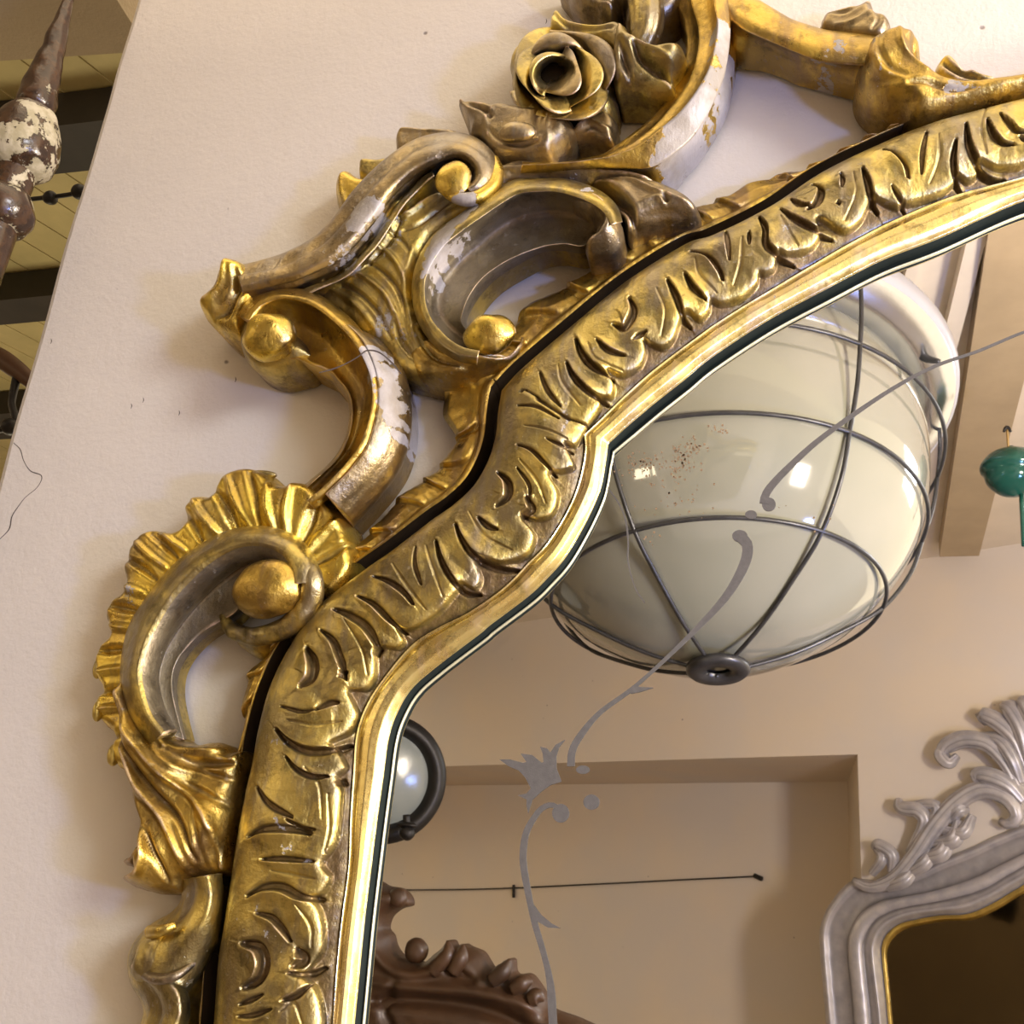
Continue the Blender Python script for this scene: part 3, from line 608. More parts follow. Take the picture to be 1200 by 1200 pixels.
flat('etched_palmette', [(585, 890), (598, 890), (613, 894), (617, 893), (610, 883), (624, 885), (635, 894), (637, 893), (636, 883), (633, 875), (641, 877), (645, 882), (651, 873), (662, 867), (655, 876), (652, 886), (652, 900), (658, 916), (645, 920), (634, 928), (624, 937), (621, 946), (619, 953), (617, 944), (617, 937), (607, 932), (617, 930), (622, 924), (616, 912), (608, 903), (596, 898)], M['etch'], gl_)
ribbon('etched_tendril', [(653, 946), (645, 943), (634, 948), (626, 958), (618, 972), (614, 988), (613, 1010), (618, 1042), (626, 1080), (638, 1121), (645, 1155), (648, 1200), (655, 1300), (660, 1420)], [5, 6, 7, 7, 6, 6, 5.5, 8, 8, 9, 9, 9, 8, 6], EY, M['etch'], gl_)
dot('etched_dot', 657, 953, 10, 11, EY-.0001, M['etch'], gl_); dot('etched_dot', 693, 940, 9.5, 9, EY, M['etch'], gl_); dot('etched_dot', 683, 902, 8, 5, EY, M['etch'], gl_)
flat('etched_leaf', [(617, 1045), (624, 1058), (634, 1072), (646, 1082), (657, 1088), (642, 1087), (630, 1080), (622, 1068)], M['etch'], gl_)
ribbon('etched_hairline', [(712, 571), (725, 590), (733, 609), (736, 635), (736, 658), (744, 688), (755, 706)], [1.2, 1.6, 1.8, 1.6, 1.3, 1], EY, M['etch'], gl_)
def fox():
    m = simple('brown foxing', (.30, .21, .12), .6); rnd = random.Random(4); v = []; f = []
    for cx, cy, sx, sy, n in ((750, 543, 20, 10, 75), (797, 540, 17, 16, 95), (815, 522, 12, 6, 30), (842, 502, 8, 7, 14), (770, 560, 35, 14, 26), (790, 590, 38, 20, 32), (765, 632, 10, 8, 8), (930, 600, 40, 25, 6)):
        for k in range(n):
            x = rnd.gauss(cx, sx*.6); y = rnd.gauss(cy, sy*.6); r = rnd.uniform(.5, 1.5)
            o = len(v); v += [P(x+r*math.cos(t*1.047), y+r*math.sin(t*1.047), EY-.0001) for t in range(6)]; f.append(tuple(range(o, o+6)))
    o = mesh('foxing_spots', v, f, m, gl_, False); o['kind'] = 'stuff'
fox()

# ---- rippled outer edge behind the frame
O1 = [(1850, 44), (1700, 30), (1550, 30), (1420, 40), (1300, 66), (1200, 100), (1140, 112), (1087, 138), (1060, 150), (1030, 158), (1000, 173), (965, 193), (925, 207), (880, 213), (852, 232), (820, 243), (790, 262), (750, 273), (727, 290), (707, 306), (667, 334), (622, 358), (605, 378), (585, 405), (560, 430), (528, 441), (521, 465), (519, 487), (531, 505), (534, 519), (513, 551), (485, 571), (462, 591), (446, 611), (420, 640), (390, 680), (350, 722), (318, 765), (295, 788), (289, 810), (287, 830), (288, 848), (284, 872), (280, 905), (272, 950), (266, 1000), (262, 1030), (252, 1090), (246, 1140), (240, 1200), (230, 1300), (220, 1420), (200, 1650)]
Gall = G1+G2
def ripple():
    NU, NVv = 1500, 34
    go = crs(pts(Gall, -.026), NU); oo0 = crs(pts(O1, -.016), 900)
    # match each point of the gap line with the nearest outer point (monotone)
    L = []; last = 0
    for p in go:
        d = np.linalg.norm(oo0[last:last+60]-p, axis=1); last = last+int(d.argmin()); L.append(last)
    L = np.array(L, float); k = np.ones(41)/41; L = np.convolve(np.r_[[L[0]]*20, L, [L[-1]]*20], k, 'valid')
    oo = np.stack([np.interp(L, np.arange(900), oo0[:, j]) for j in range(3)], 1)
    tg = np.gradient(go, axis=0); tg /= np.linalg.norm(tg, axis=1)[:, None]; nn = np.cross(tg, V3(0, 1, 0)); sg = np.sign(((oo-go)*nn).sum(1).mean()); nn *= sg
    go = go+nn*.0075
    v = np.linspace(0, 1, NVv); B = go[:, None]*(1-v)[None, :, None]+oo[:, None]*v[None, :, None]
    s = np.r_[0, np.cumsum(np.linalg.norm(np.diff(go, axis=0), axis=1))]
    prof = np.interp(v, [0, .06, .14, .22, .5, .85, 1], [.002, .0035, .0030, .0005, .0035, .004, .001])
    sw = s[:, None]+.006*np.sin(s[:, None]*47)+.003*np.sin(s[:, None]*113)
    ph = sw/.024*2*np.pi-v[None]*3.4; saw = (ph/(2*np.pi)) % 1
    rip = (saw**1.5)*(1-sst(.86, 1, saw))
    ph2 = sw/.0062*2*np.pi-v[None]*4.5
    B[:, :, 1] -= prof[None]+(.0066*(rip-.35)+.0004*np.abs(np.sin(ph2/2)))*sst(.18, .36, v)[None]*(.5+.5*v[None])
    a = B[:, :1].copy(); a[:, :, 1] = -.004; c = B[:, -1:].copy(); c[:, :, 1] = -.004
    gp = np.concatenate([B[:, :1], a, a-nn[:, None]*.0095], 1); mesh('shadow_gap', gp.reshape(-1, 3), gridfaces(*gp.shape[:2]), M['dark_wood_shade'], gm, False)  # gap sides coloured dark to paint in the shade between edge and band
    B = np.concatenate([B, c], 1)
    mesh('rippled_edge', B.reshape(-1, 3), gridfaces(*B.shape[:2]), M['gold_orange'], gm, gold=True)
ripple()
# ------------------------------------------------------------------ the carved crest, piece by piece
def lo(name, rails, m='gold', bulge=None, n=140, sub=9, back=-.004, rough=.0005, fn=None, parent=None, mirror=False, span=None):
    """rails: (pixel list, depth)"""
    return loft(name, [pts(r, y) for r, y in rails], M[m], parent or gm, n=n, sub=sub, bulge=bulge, back=back, rough=rough, fn=fn, mirror=mirror, span={k: M[x] for k, x in span.items()} if span else None)
# -- tall C scroll at the top
lo('c_scroll', [
    ([(791, -60), (793, 0), (801, 25), (804, 57), (798, 82), (786, 107), (767, 135), (740, 157), (720, 172), (700, 182), (660, 189), (612, 189)], -.030),
    ([(806, -60), (810, 0), (818, 30), (818, 58), (810, 88), (793, 117), (770, 145), (743, 166), (720, 177), (700, 185), (662, 190), (612, 190)], -.044),
    ([(832, -60), (837, 0), (841, 30), (836, 62), (825, 92), (802, 125), (774, 151), (747, 171), (716, 183), (700, 186), (668, 191), (612, 192)], -.058),
    ([(846, -60), (853, 0), (856, 35), (852, 75), (843, 105), (823, 145), (800, 172), (765, 195), (725, 198), (700, 198), (660, 201), (610, 203)], -.050),
    ([(860, -60), (866, 0), (864, 40), (859, 85), (847, 126), (824, 165), (803, 190), (776, 218), (735, 210), (697, 211), (647, 213), (606, 216)], -.020)],
    'gold_orange', [-.10, -.14, .05, .16], 220, 10)
# -- branch going right from the scroll, and its leaves
lo('branch', [([(850, -22), (868, -8), (887, 5), (905, 16), (923, 27), (945, 35), (965, 40), (1000, 42), (1030, 48)], -.022),
    ([(852, 0), (868, 12), (885, 22), (905, 33), (928, 43), (953, 49), (980, 53), (1010, 55), (1035, 58)], -.046),
    ([(856, 25), (872, 36), (890, 44), (912, 53), (935, 62), (958, 70), (982, 74), (1005, 76), (1030, 78)], -.044),
    ([(858, 58), (872, 62), (893, 64), (915, 71), (935, 80), (958, 86), (980, 92), (1003, 98), (1025, 104)], -.020)], 'gold_orange', [.14, .08, .12], 120)
relief('branch_leaf', [(961, 38), (962, 26), (965, 18), (978, 16), (990, 15), (1003, 13), (1012, 8), (1019, 3), (1023, 6), (1022, 20), (1030, 25), (1040, 31), (1046, 40), (1042, 52), (1030, 60), (1010, 58), (985, 50)], -.020, .016, .006, M['gold_dull'], gm,
    strokes=[([(966, 22), (990, 24), (1010, 17), (1020, 10)], 5, -.004), ([(975, 40), (1000, 38), (1022, 28)], 4, .003), ([(1022, 27), (1028, 40), (1020, 52)], 4, -.003)], tops=[(975, 30, 0), (1035, 42, .006), (1010, 12, .004)])
relief('acanthus_knot', [(1003, 86), (1008, 72), (1014, 62), (1028, 54), (1044, 49), (1060, 50), (1074, 54), (1080, 62), (1077, 74), (1074, 80), (1086, 90), (1106, 98), (1133, 102), (1165, 100), (1200, 94), (1260, 82), (1330, 66), (1340, 88), (1260, 106), (1200, 119), (1158, 130), (1120, 138), (1090, 146), (1070, 147), (1055, 137), (1038, 130), (1022, 121), (1012, 112), (1005, 100)], -.020, .026, .011, M['gold_orange'], gm,
    strokes=[([(1018, 70), (1012, 90), (1024, 110), (1050, 118)], 4, -.004), ([(1030, 62), (1026, 85), (1038, 102), (1060, 113)], 4, -.003), ([(1050, 60), (1052, 78), (1066, 92), (1085, 104)], 5, .004), ([(1070, 60), (1066, 72), (1072, 84)], 4, -.004), ([(1060, 120), (1085, 118), (1110, 122), (1140, 118)], 4, -.005), ([(1085, 100), (1120, 110), (1160, 108), (1210, 98), (1300, 80)], 5, .003), ([(1040, 125), (1060, 130), (1078, 138)], 3, -.003)],
    tops=[(1040, 75, .010), (1060, 105, .006), (1120, 118, 0), (1180, 108, .002)])
relief('curled_leaf', [(1096, 92), (1096, 82), (1099, 73), (1106, 67), (1113, 66), (1121, 74), (1129, 84), (1133, 86), (1140, 85), (1150, 89), (1172, 95), (1165, 103), (1140, 104), (1115, 102), (1102, 98)], -.024, .014, .006, M['gold'], gm,
    strokes=[([(1104, 78), (1110, 86), (1124, 93), (1145, 98)], 5, -.007), ([(1113, 68), (1124, 84), (1140, 92)], 2.5, .003)])
# -- top left tuft
relief('top_leaf', [(660, -30), (666, -2), (674, 6), (684, 11), (697, 13), (706, 18), (718, 20), (724, 14), (727, 5), (732, 8), (732, 24), (740, 30), (770, 30), (800, 10), (800, -30)], -.018, .018, .008, M['gold_dull'], gm,
    strokes=[([(680, -10), (700, 5), (722, 10)], 5, -.004), ([(690, -20), (715, -5), (735, 0)], 5, .004)])
tube('stem', [(742, -50, -.036, 22), (752, -15, -.036, 24), (758, 15, -.036, 24), (757, 40, -.034, 22), (748, 62, -.028, 18), (740, 80, -.024, 12)], M['gold'], gm, seg=40, fl=(9, .10))
relief('side_leaf', [(645, 41), (643, 27), (648, 16), (653, 11), (660, 18), (668, 26), (684, 31), (704, 33), (722, 30), (736, 34), (740, 46), (730, 56), (722, 66), (712, 56), (700, 50), (688, 49), (668, 44)], -.028, .016, .007, M['gold'], gm,
    strokes=[([(650, 22), (664, 36), (690, 42), (720, 42)], 4, -.005), ([(654, 14), (672, 30), (700, 36), (725, 34)], 2.5, .003)])
relief('front_leaf', [(719, 45), (724, 34), (733, 36), (740, 47), (752, 54), (772, 58), (790, 57), (803, 60), (804, 72), (796, 83), (790, 90), (791, 104), (775, 106), (760, 105), (748, 100), (732, 99), (722, 98), (716, 80)], -.030, .024, .009, M['gold'], gm,
    strokes=[([(728, 60), (734, 78), (740, 96)], 6, -.006), ([(745, 62), (755, 78), (775, 88), (790, 96)], 7, -.009), ([(728, 38), (742, 56), (765, 70), (790, 82), (800, 78)], 3, .0045), ([(735, 42), (760, 62), (798, 66)], 4, -.0035)], tops=[(725, 90, -.008), (775, 98, -.012), (790, 68, .002), (735, 45, .004)])
# -- rose
rose = relief('rose', [(598, 84), (596, 70), (604, 56), (620, 47), (636, 40), (656, 41), (676, 43), (694, 48), (708, 60), (718, 72), (722, 92), (720, 112), (722, 128), (712, 140), (690, 140), (660, 140), (630, 134), (610, 124), (600, 104)], -.020, .018, .012, M['gold'], gm)
rose['label'] = 'carved open gilt rose with dark hollow centre'
def petal(cx, cy, r0, r1, a0, a1, y0, y1, thick, lean=0, m='gold', wave=.05, n=46):
    """a curling petal: an arc wall from radius r0 at the base to r1 at the rim, with a rolled lip"""
    A = np.radians(np.linspace(a0, a1, n)); rows = []
    prof = [(r0, y0), ((r0*.5+r1*.5)*1.04, (y0+y1)/2), (r1, y1), (r1-thick*.45, y1-.0016), (r1-thick, y1+.0004), ((r0+r1)/2-thick*1.4, (y0+y1)/2), (r0-thick*1.4, y0)]
    taper = np.sin(np.pi*np.clip(np.linspace(0, 1, n), .03, .97))**.35
    prof = crs([(a, b, 0) for a, b in prof], 22)
    for r, y, _ in prof:
        rr = r*(1+wave*np.sin(A*3+cx)*(r-r0)/(abs(r1-r0)+1)); yy = y0+(y-y0)*taper
        rows.append([P(cx+q*math.cos(t)*1.03, cy-q*math.sin(t)*.97, z) for q, t, z in zip(rr, A, yy)])
    G = np.array(rows).transpose(1, 0, 2); k = G.shape[1]
    f = gridfaces(G.shape[0], k)+[tuple(range(k)), tuple(reversed(range((n-1)*k, n*k)))]
    return mesh('petal', G.reshape(-1, 3), f, M[m], rose, gold=True)
petal(655, 88, 48, 57, 95, 250, -.028, -.050, 12, wave=.12); petal(657, 92, 47, 55, 195, 345, -.028, -.048, 12, wave=.12); petal(660, 86, 48, 58, -30, 120, -.026, -.046, 12, wave=.12, m='gold_dull')
petal(653, 86, 38, 44, 120, 290, -.038, -.060, 10, wave=.14); petal(655, 88, 38, 46, -80, 80, -.038, -.057, 10, wave=.14); petal(656, 84, 36, 44, 40, 165, -.038, -.058, 10, wave=.14, m='gold_dull')
petal(651, 84, 23, 31, -120, 70, -.044, -.066, 10, wave=.14, m='gold_dull'); petal(648, 87, 23, 28, 50, 250, -.044, -.067, 7)
ball('rose_hollow_shade', 650, 88, -.040, 26, 25, M['dark_wood_shade'], rose, ry=6, gold=False)  # dark ball put in as the shade of the rose's hole
relief('sepal', [(674, 148), (680, 140), (692, 137), (703, 134), (706, 124), (712, 130), (720, 138), (724, 146), (722, 160), (720, 172), (708, 171), (697, 166), (683, 164), (670, 165), (668, 156)], -.020, .014, .006, M['gold_dull'], gm,
    strokes=[([(678, 156), (692, 148), (706, 156), (718, 160)], 3.5, .004), ([(680, 162), (695, 156), (712, 166)], 3, -.004)])
relief('sepal', [(706, 66), (714, 62), (722, 70), (722, 90), (721, 110), (724, 124), (716, 136), (702, 132), (700, 100)], -.018, .014, .007, M['gold_dull'], gm, strokes=[([(714, 72), (716, 100), (714, 128)], 3, -.004)])
# -- bud with its leaf below the rose
relief('bud_leaf', [(535, 116), (539, 113), (548, 118), (562, 123), (578, 125), (592, 125), (612, 128), (632, 129), (650, 133), (668, 138), (673, 148), (672, 160), (667, 169), (656, 178), (646, 188), (628, 190), (606, 191), (590, 190), (578, 186), (568, 176), (560, 165), (550, 163), (549, 150), (543, 138)], -.026, .022, .010, M['gold_dull'], gm,
    strokes=[([(542, 120), (556, 132), (572, 140), (580, 150)], 5, -.006), ([(537, 115), (560, 128), (590, 130), (630, 134)], 3, .003), ([(574, 160), (590, 175), (612, 180), (636, 176)], 4, -.004), ([(586, 134), (574, 150), (576, 168)], 3, .003), ([(650, 140), (644, 158), (646, 176)], 4, .003), ([(636, 138), (632, 156), (636, 172)], 3, -.003)])
ball('bud', 607, 155, -.052, 26, 15, M['gold_dull'], gm, ry=12, rot=-4, rough=.0012)
# -- little leaf tips behind the S scroll
relief('leaf_tip', [(396, 246), (392, 228), (394, 212), (402, 203), (411, 201), (418, 206), (426, 210), (440, 214), (440, 240), (420, 262), (402, 256)], -.016, .018, .009, M['gold_bright'], gm, strokes=[([(404, 210), (404, 232), (410, 250)], 3, .003)])
relief('leaf_tip', [(420, 200), (422, 190), (430, 188), (445, 189), (460, 188), (462, 205), (440, 220), (422, 210)], -.016, .016, .006, M['gold'], gm)
relief('leaf_tip', [(463, 172), (463, 162), (470, 153), (480, 151), (500, 154), (520, 154), (540, 156), (545, 170), (520, 185), (480, 188), (466, 182)], -.018, .016, .007, M['gold_dull'], gm, strokes=[([(470, 158), (500, 160), (530, 160)], 3, .003)])
# -- fluted web between the scrolls
relief('fluted_web', [(280, 372), (300, 348), (340, 340), (372, 330), (405, 308), (432, 278), (455, 240), (480, 214), (510, 200), (540, 222), (575, 232), (570, 250), (535, 268), (512, 288), (496, 320), (494, 352), (504, 380), (525, 402), (560, 412), (600, 416), (585, 424), (560, 438), (545, 448), (522, 445), (500, 446), (478, 441), (462, 432), (448, 415), (430, 405), (405, 380), (370, 358), (330, 352)], -.022, .016, .010, M['gold'], gm, res=.0010,
    strokes=[([(500, 212), (480, 240), (474, 270), (456, 300), (430, 325)], 6, -.004), ([(520, 238), (500, 250), (486, 262), (470, 268)], 5, .005), ([(540, 240), (512, 262), (494, 276), (478, 282)], 3.5, -.005),
             ([(360, 342), (395, 348), (425, 368), (450, 400)], 5, .004), ([(385, 338), (415, 345), (445, 370), (466, 408)], 3.5, -.005), ([(405, 325), (435, 336), (462, 362), (480, 405)], 5, .005), ([(425, 312), (452, 326), (474, 352), (488, 395)], 3.5, -.005), ([(440, 295), (464, 310), (482, 340), (492, 380)], 4.5, .004),
             ([(452, 275), (474, 290), (486, 305)], 3, -.004), ([(490, 300), (482, 340), (486, 385), (500, 425)], 4, .004), ([(470, 380), (478, 410), (495, 432)], 4, -.004), ([(500, 395), (520, 425), (548, 440)], 5, -.005), ([(520, 410), (545, 425), (575, 428)], 4, .003)],
    tops=[(460, 250, .004), (430, 350, .003), (400, 365, -.002), (480, 360, .006), (540, 425, .004), (500, 230, .002)])
# -- long S scroll with volute
lo('s_scroll', [
    ([(277, 314), (295, 311), (332, 301), (370, 280), (395, 255), (408, 238), (420, 222), (445, 197), (470, 177), (495, 164), (520, 159), (545, 160), (566, 170), (583, 190), (585, 208), (576, 226), (557, 236)], -.036),
    ([(279, 322), (300, 319), (336, 309), (376, 288), (402, 263), (415, 245), (428, 229), (452, 203), (476, 184), (499, 171), (521, 166), (543, 167), (561, 176), (575, 192), (577, 206), (570, 220), (555, 229)], -.056),
    ([(283, 335), (305, 330), (345, 320), (388, 300), (416, 275), (430, 257), (440, 243), (462, 216), (484, 198), (505, 187), (520, 181), (538, 178), (552, 184), (562, 196), (563, 206), (558, 216), (549, 222)], -.061),
    ([(286, 350), (310, 345), (352, 334), (400, 312), (428, 284), (442, 266), (452, 248), (470, 226), (488, 210), (506, 197), (520, 189), (534, 184), (547, 189), (554, 199), (555, 207), (551, 214), (544, 217)], -.048),
    ([(290, 360), (315, 352), (357, 341), (406, 318), (433, 291), (447, 272), (458, 254), (476, 231), (492, 216), (507, 203), (520, 194), (533, 189), (544, 193), (549, 201), (550, 207), (547, 212), (541, 214)], -.034)],
    'gold_dull', [.14, .10, .12, 0], 260, 9, back=-.006)
lo('s_scroll_bead', [
    ([(330, 349), (360, 341), (405, 318), (430, 293), (445, 272), (457, 253), (474, 230), (492, 212), (508, 203)], -.040),
    ([(333, 353), (364, 345), (409, 323), (435, 297), (450, 276), (462, 257), (479, 235), (496, 218), (510, 208)], -.050),
    ([(336, 357), (370, 350), (414, 328), (440, 302), (455, 281), (467, 262), (484, 240), (500, 224), (512, 214)], -.036)], 'gold', [.15, .15], 160, 8, rough=.0012)
ball('volute_eye', 531, 210, -.060, 25, 27, M['gold_bright'], gm, ry=12, rough=.001)
tube('volute_turn', [(580, 186, -.046, 5), (583, 202, -.050, 9), (577, 219, -.053, 10), (562, 231, -.056, 10), (545, 234, -.058, 9), (528, 230, -.058, 6), (516, 222, -.056, 3)], M['gold_bright'], gm, seg=28, n=60)
relief('scroll_tip', [(235, 359), (245, 350), (256, 340), (266, 325), (277, 314), (290, 313), (302, 322), (310, 345), (302, 362), (290, 375), (282, 392), (268, 392), (256, 388), (243, 376), (237, 368)], -.030, .022, .010, M['gold_bright'], gm,
    strokes=[([(280, 318), (276, 340), (262, 356), (243, 366)], 4, .005), ([(290, 330), (288, 350), (274, 368), (256, 378)], 6, -.005), ([(296, 355), (282, 372), (268, 384)], 3, .004)], tops=[(245, 360, .004), (285, 325, .012), (270, 385, -.006), (300, 350, 0)])
# -- middle C scroll with its hollow and worn gesso
lo('c_scroll', [
    ([(726, 262), (722, 244), (708, 230), (692, 222), (665, 214), (640, 212), (605, 214), (575, 230), (540, 254), (508, 280), (489, 315), (486, 350), (494, 380), (512, 405), (535, 420), (560, 425)], -.030),
    ([(722, 262), (715, 246), (702, 234), (684, 226), (660, 220), (638, 219), (606, 221), (580, 236), (543, 260), (514, 284), (495, 317), (492, 350), (500, 377), (517, 400), (538, 414), (560, 419)], -.062),
    ([(716, 264), (708, 250), (696, 240), (678, 232), (656, 226), (636, 225), (608, 227), (584, 241), (550, 265), (520, 289), (501, 320), (498, 350), (506, 374), (523, 394), (541, 406), (562, 411)], -.062),
    ([(707, 275), (698, 262), (690, 256), (672, 252), (650, 250), (630, 252), (604, 258), (582, 272), (558, 292), (536, 312), (520, 335), (515, 355), (520, 372), (533, 386), (547, 396), (562, 402)], -.034),
    ([(703, 286), (694, 284), (680, 289), (662, 286), (642, 287), (625, 292), (608, 299), (590, 308), (572, 320), (558, 334), (548, 350), (542, 366), (540, 376), (546, 386), (554, 392), (564, 396)], -.046),
    ([(704, 290), (696, 291), (682, 297), (662, 294), (642, 295), (627, 300), (612, 308), (596, 317), (580, 328), (567, 341), (557, 355), (550, 368), (547, 378), (550, 386), (557, 391), (566, 394)], -.022)],
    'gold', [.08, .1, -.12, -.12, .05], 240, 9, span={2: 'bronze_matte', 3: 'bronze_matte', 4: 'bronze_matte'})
relief('scroll_hook', [(668, 232), (680, 224), (696, 226), (712, 235), (723, 248), (729, 264), (728, 278), (718, 288), (704, 292), (688, 293), (684, 284), (694, 276), (698, 262), (692, 248), (682, 240)], -.040, .022, .011, M['gold_dull'], gm, strokes=[([(684, 234), (700, 246), (708, 264), (700, 282)], 4, -.005), ([(694, 230), (712, 246), (718, 266), (710, 284)], 3, .003)])
ball('volute_eye', 573, 392, -.048, 33, 25, M['gold_bright'], gm, ry=22, rot=8, rough=.001)
relief('scroll_foot', [(478, 420), (500, 398), (530, 402), (556, 412), (588, 416), (606, 400), (608, 386), (612, 392), (610, 406), (596, 420), (576, 430), (556, 438), (535, 446), (512, 446), (488, 440)], -.024, .020, .010, M['gold_orange'], gm, strokes=[([(498, 410), (520, 430), (550, 434)], 4, -.005), ([(520, 408), (545, 422), (580, 424)], 4, .003)])
# -- leaf right of it, resting on the frame
relief('long_leaf', [(690, 214), (715, 212), (748, 211), (770, 214), (787, 220), (800, 226), (812, 234), (820, 244), (820, 254), (810, 259), (796, 262), (778, 264), (762, 268), (748, 272), (736, 278), (728, 262), (718, 246), (704, 232)], -.026, .024, .011, M['gold_dull'], gm,
    strokes=[([(700, 222), (722, 238), (740, 256), (745, 270)], 7, -.010), ([(706, 215), (740, 222), (770, 236), (812, 250)], 4, .004), ([(752, 250), (772, 244), (782, 252)], 3, .004), ([(758, 262), (780, 256), (806, 256)], 3.5, -.005), ([(780, 240), (784, 250)], 4, -.005)])
relief('joining_web', [(556, 215), (585, 200), (612, 192), (660, 196), (720, 200), (772, 214), (760, 222), (720, 222), (690, 224), (640, 222), (600, 226), (580, 240), (560, 240)], -.022, .022, .008, M['gold_dull'], gm,
    strokes=[([(600, 214), (650, 216), (700, 218), (750, 222)], 3, -.004), ([(590, 208), (640, 208), (700, 212), (760, 216)], 3, .003)])
# -- lower left C scroll with ball
lo('c_scroll', [
    ([(278, 372), (290, 356), (306, 347), (332, 342), (365, 345), (397, 364), (422, 389), (438, 416), (446, 445), (445, 483), (435, 522), (415, 550), (384, 582), (368, 596)], -.030),
    ([(284, 372), (294, 359), (308, 350), (332, 345), (365, 350), (394, 369), (418, 393), (433, 418), (441, 446), (440, 482), (430, 520), (410, 547), (380, 578), (364, 590)], -.058),
    ([(292, 376), (300, 364), (312, 355), (334, 350), (362, 356), (388, 374), (411, 397), (426, 421), (435, 448), (434, 481), (424, 517), (405, 543), (376, 573), (360, 586)], -.060),
    ([(330, 402), (338, 390), (346, 382), (355, 380), (370, 388), (386, 402), (400, 420), (414, 440), (424, 458), (424, 482), (415, 514), (398, 539), (370, 568), (354, 582)], -.034),
    ([(340, 420), (350, 420), (358, 423), (366, 427), (378, 431), (390, 437), (398, 446), (408, 458), (413, 472), (413, 492), (408, 515), (393, 541), (366, 566), (350, 580)], -.040),
    ([(342, 428), (352, 428), (360, 432), (368, 438), (380, 444), (391, 450), (396, 458), (405, 466), (409, 476), (410, 492), (405, 514), (390, 539), (364, 563), (348, 577)], -.020)],
    'gold_orange', [.08, .1, -.14, -.10, .05], 220, 9)
lo('scroll_side', [
    ([(394, 369), (419, 392), (434, 417), (442, 446), (441, 482), (431, 520), (411, 548), (381, 579)], -.0575),
    ([(408, 384), (438, 402), (456, 426), (464, 455), (466, 492), (456, 530), (434, 562), (400, 597)], -.046),
    ([(412, 396), (446, 408), (469, 433), (480, 470), (481, 508), (471, 546), (450, 578), (414, 618)], -.020)], 'gold_dull', [.12, .16], 180, 12)
ball('volute_eye', 316, 395, -.052, 36, 33, M['gold_bright'], gm, ry=28, rot=15, rough=.001)
relief('volute_cup', [(280, 395), (282, 412), (291, 426), (304, 434), (320, 437), (336, 434), (352, 430), (362, 424), (372, 424), (362, 404), (346, 388), (330, 372), (300, 370), (284, 380)], -.024, .018, .010, M['gold'], gm, strokes=[([(288, 412), (310, 428), (340, 424)], 3, -.003)])
ribbon('glue_crack', [(374, 437), (392, 432), (408, 425), (420, 418), (430, 411), (444, 413), (458, 424), (470, 438)], [1.2, 2, 1.2, 1.4, 2, 1.6, 2.2, 1.4], -.0605, M['crack'], gm)

# -- scallop shell around the lower volute
SH = [(418, 668), (417, 650), (414, 636), (410, 622), (407, 609), (398, 596), (387, 584), (375, 573), (362, 567), (350, 567), (341, 571), (334, 570), (328, 565), (320, 557), (308, 552), (294, 549), (282, 551), (271, 555), (262, 562), (257, 572), (253, 582), (247, 582), (238, 582), (228, 588), (220, 597), (219, 608), (220, 618), (210, 623), (198, 624), (188, 621), (175, 623), (166, 629), (161, 637), (154, 646), (152, 658), (148, 666), (147, 674), (150, 684), (147, 694), (137, 700), (129, 708), (124, 720), (126, 732), (128, 744), (118, 754), (112, 766), (109, 780), (112, 796), (119, 808), (112, 816), (109, 828), (112, 840), (120, 850), (130, 858), (132, 868), (126, 880), (130, 892), (138, 900), (150, 903), (162, 890), (172, 868), (165, 850), (160, 800), (170, 750), (200, 700), (240, 662), (290, 646), (335, 656), (365, 684), (385, 704), (405, 692)]
FL = []
fc = [((345, 640), (352, 576)), ((356, 646), (380, 586)), ((365, 655), (402, 612)), ((368, 668), (410, 640)), ((330, 630), (325, 572)), ((312, 625), (300, 560)), ((300, 624), (276, 566)), ((284, 626), (262, 582)), ((264, 632), (236, 592)), ((246, 640), (224, 606)),
      ((228, 652), (200, 630)), ((218, 660), (184, 630)), ((206, 672), (168, 640)), ((194, 685), (158, 660)), ((180, 702), (152, 690)), ((170, 720), (134, 712)), ((162, 740), (130, 735)), ((156, 762), (120, 764)), ((152, 785), (116, 790)), ((152, 808), (122, 812)), ((156, 830), (116, 832)), ((160, 850), (134, 866))]
for i, (a, b) in enumerate(fc):
    mx, my = (a[0]+b[0])/2+(3 if i % 2 else -3), (a[1]+b[1])/2
    FL.append(([a, (mx, my), b], 8 if i < 10 else 6, -.0042 if i % 2 else .0040))
relief('shell', SH, -.020, .018, .008, M['gold_bright'], gm, strokes=FL, res=.0010, tops=[(330, 600, .006), (400, 640, -.002), (240, 610, .004), (180, 650, .002), (125, 780, -.004), (120, 840, -.006), (150, 880, -.004), (300, 640, -.004)])
for x, y, rx, ry in ((305, 557, 22, 6), (132, 720, 6, 12), (116, 782, 6, 14), (116, 832, 6, 12), (134, 884, 7, 12), (185, 629, 16, 6), (365, 572, 14, 6)): ball('shell_edge', x, y, -.030, rx, ry, M['gold'], gm, rot=0, ry=8)
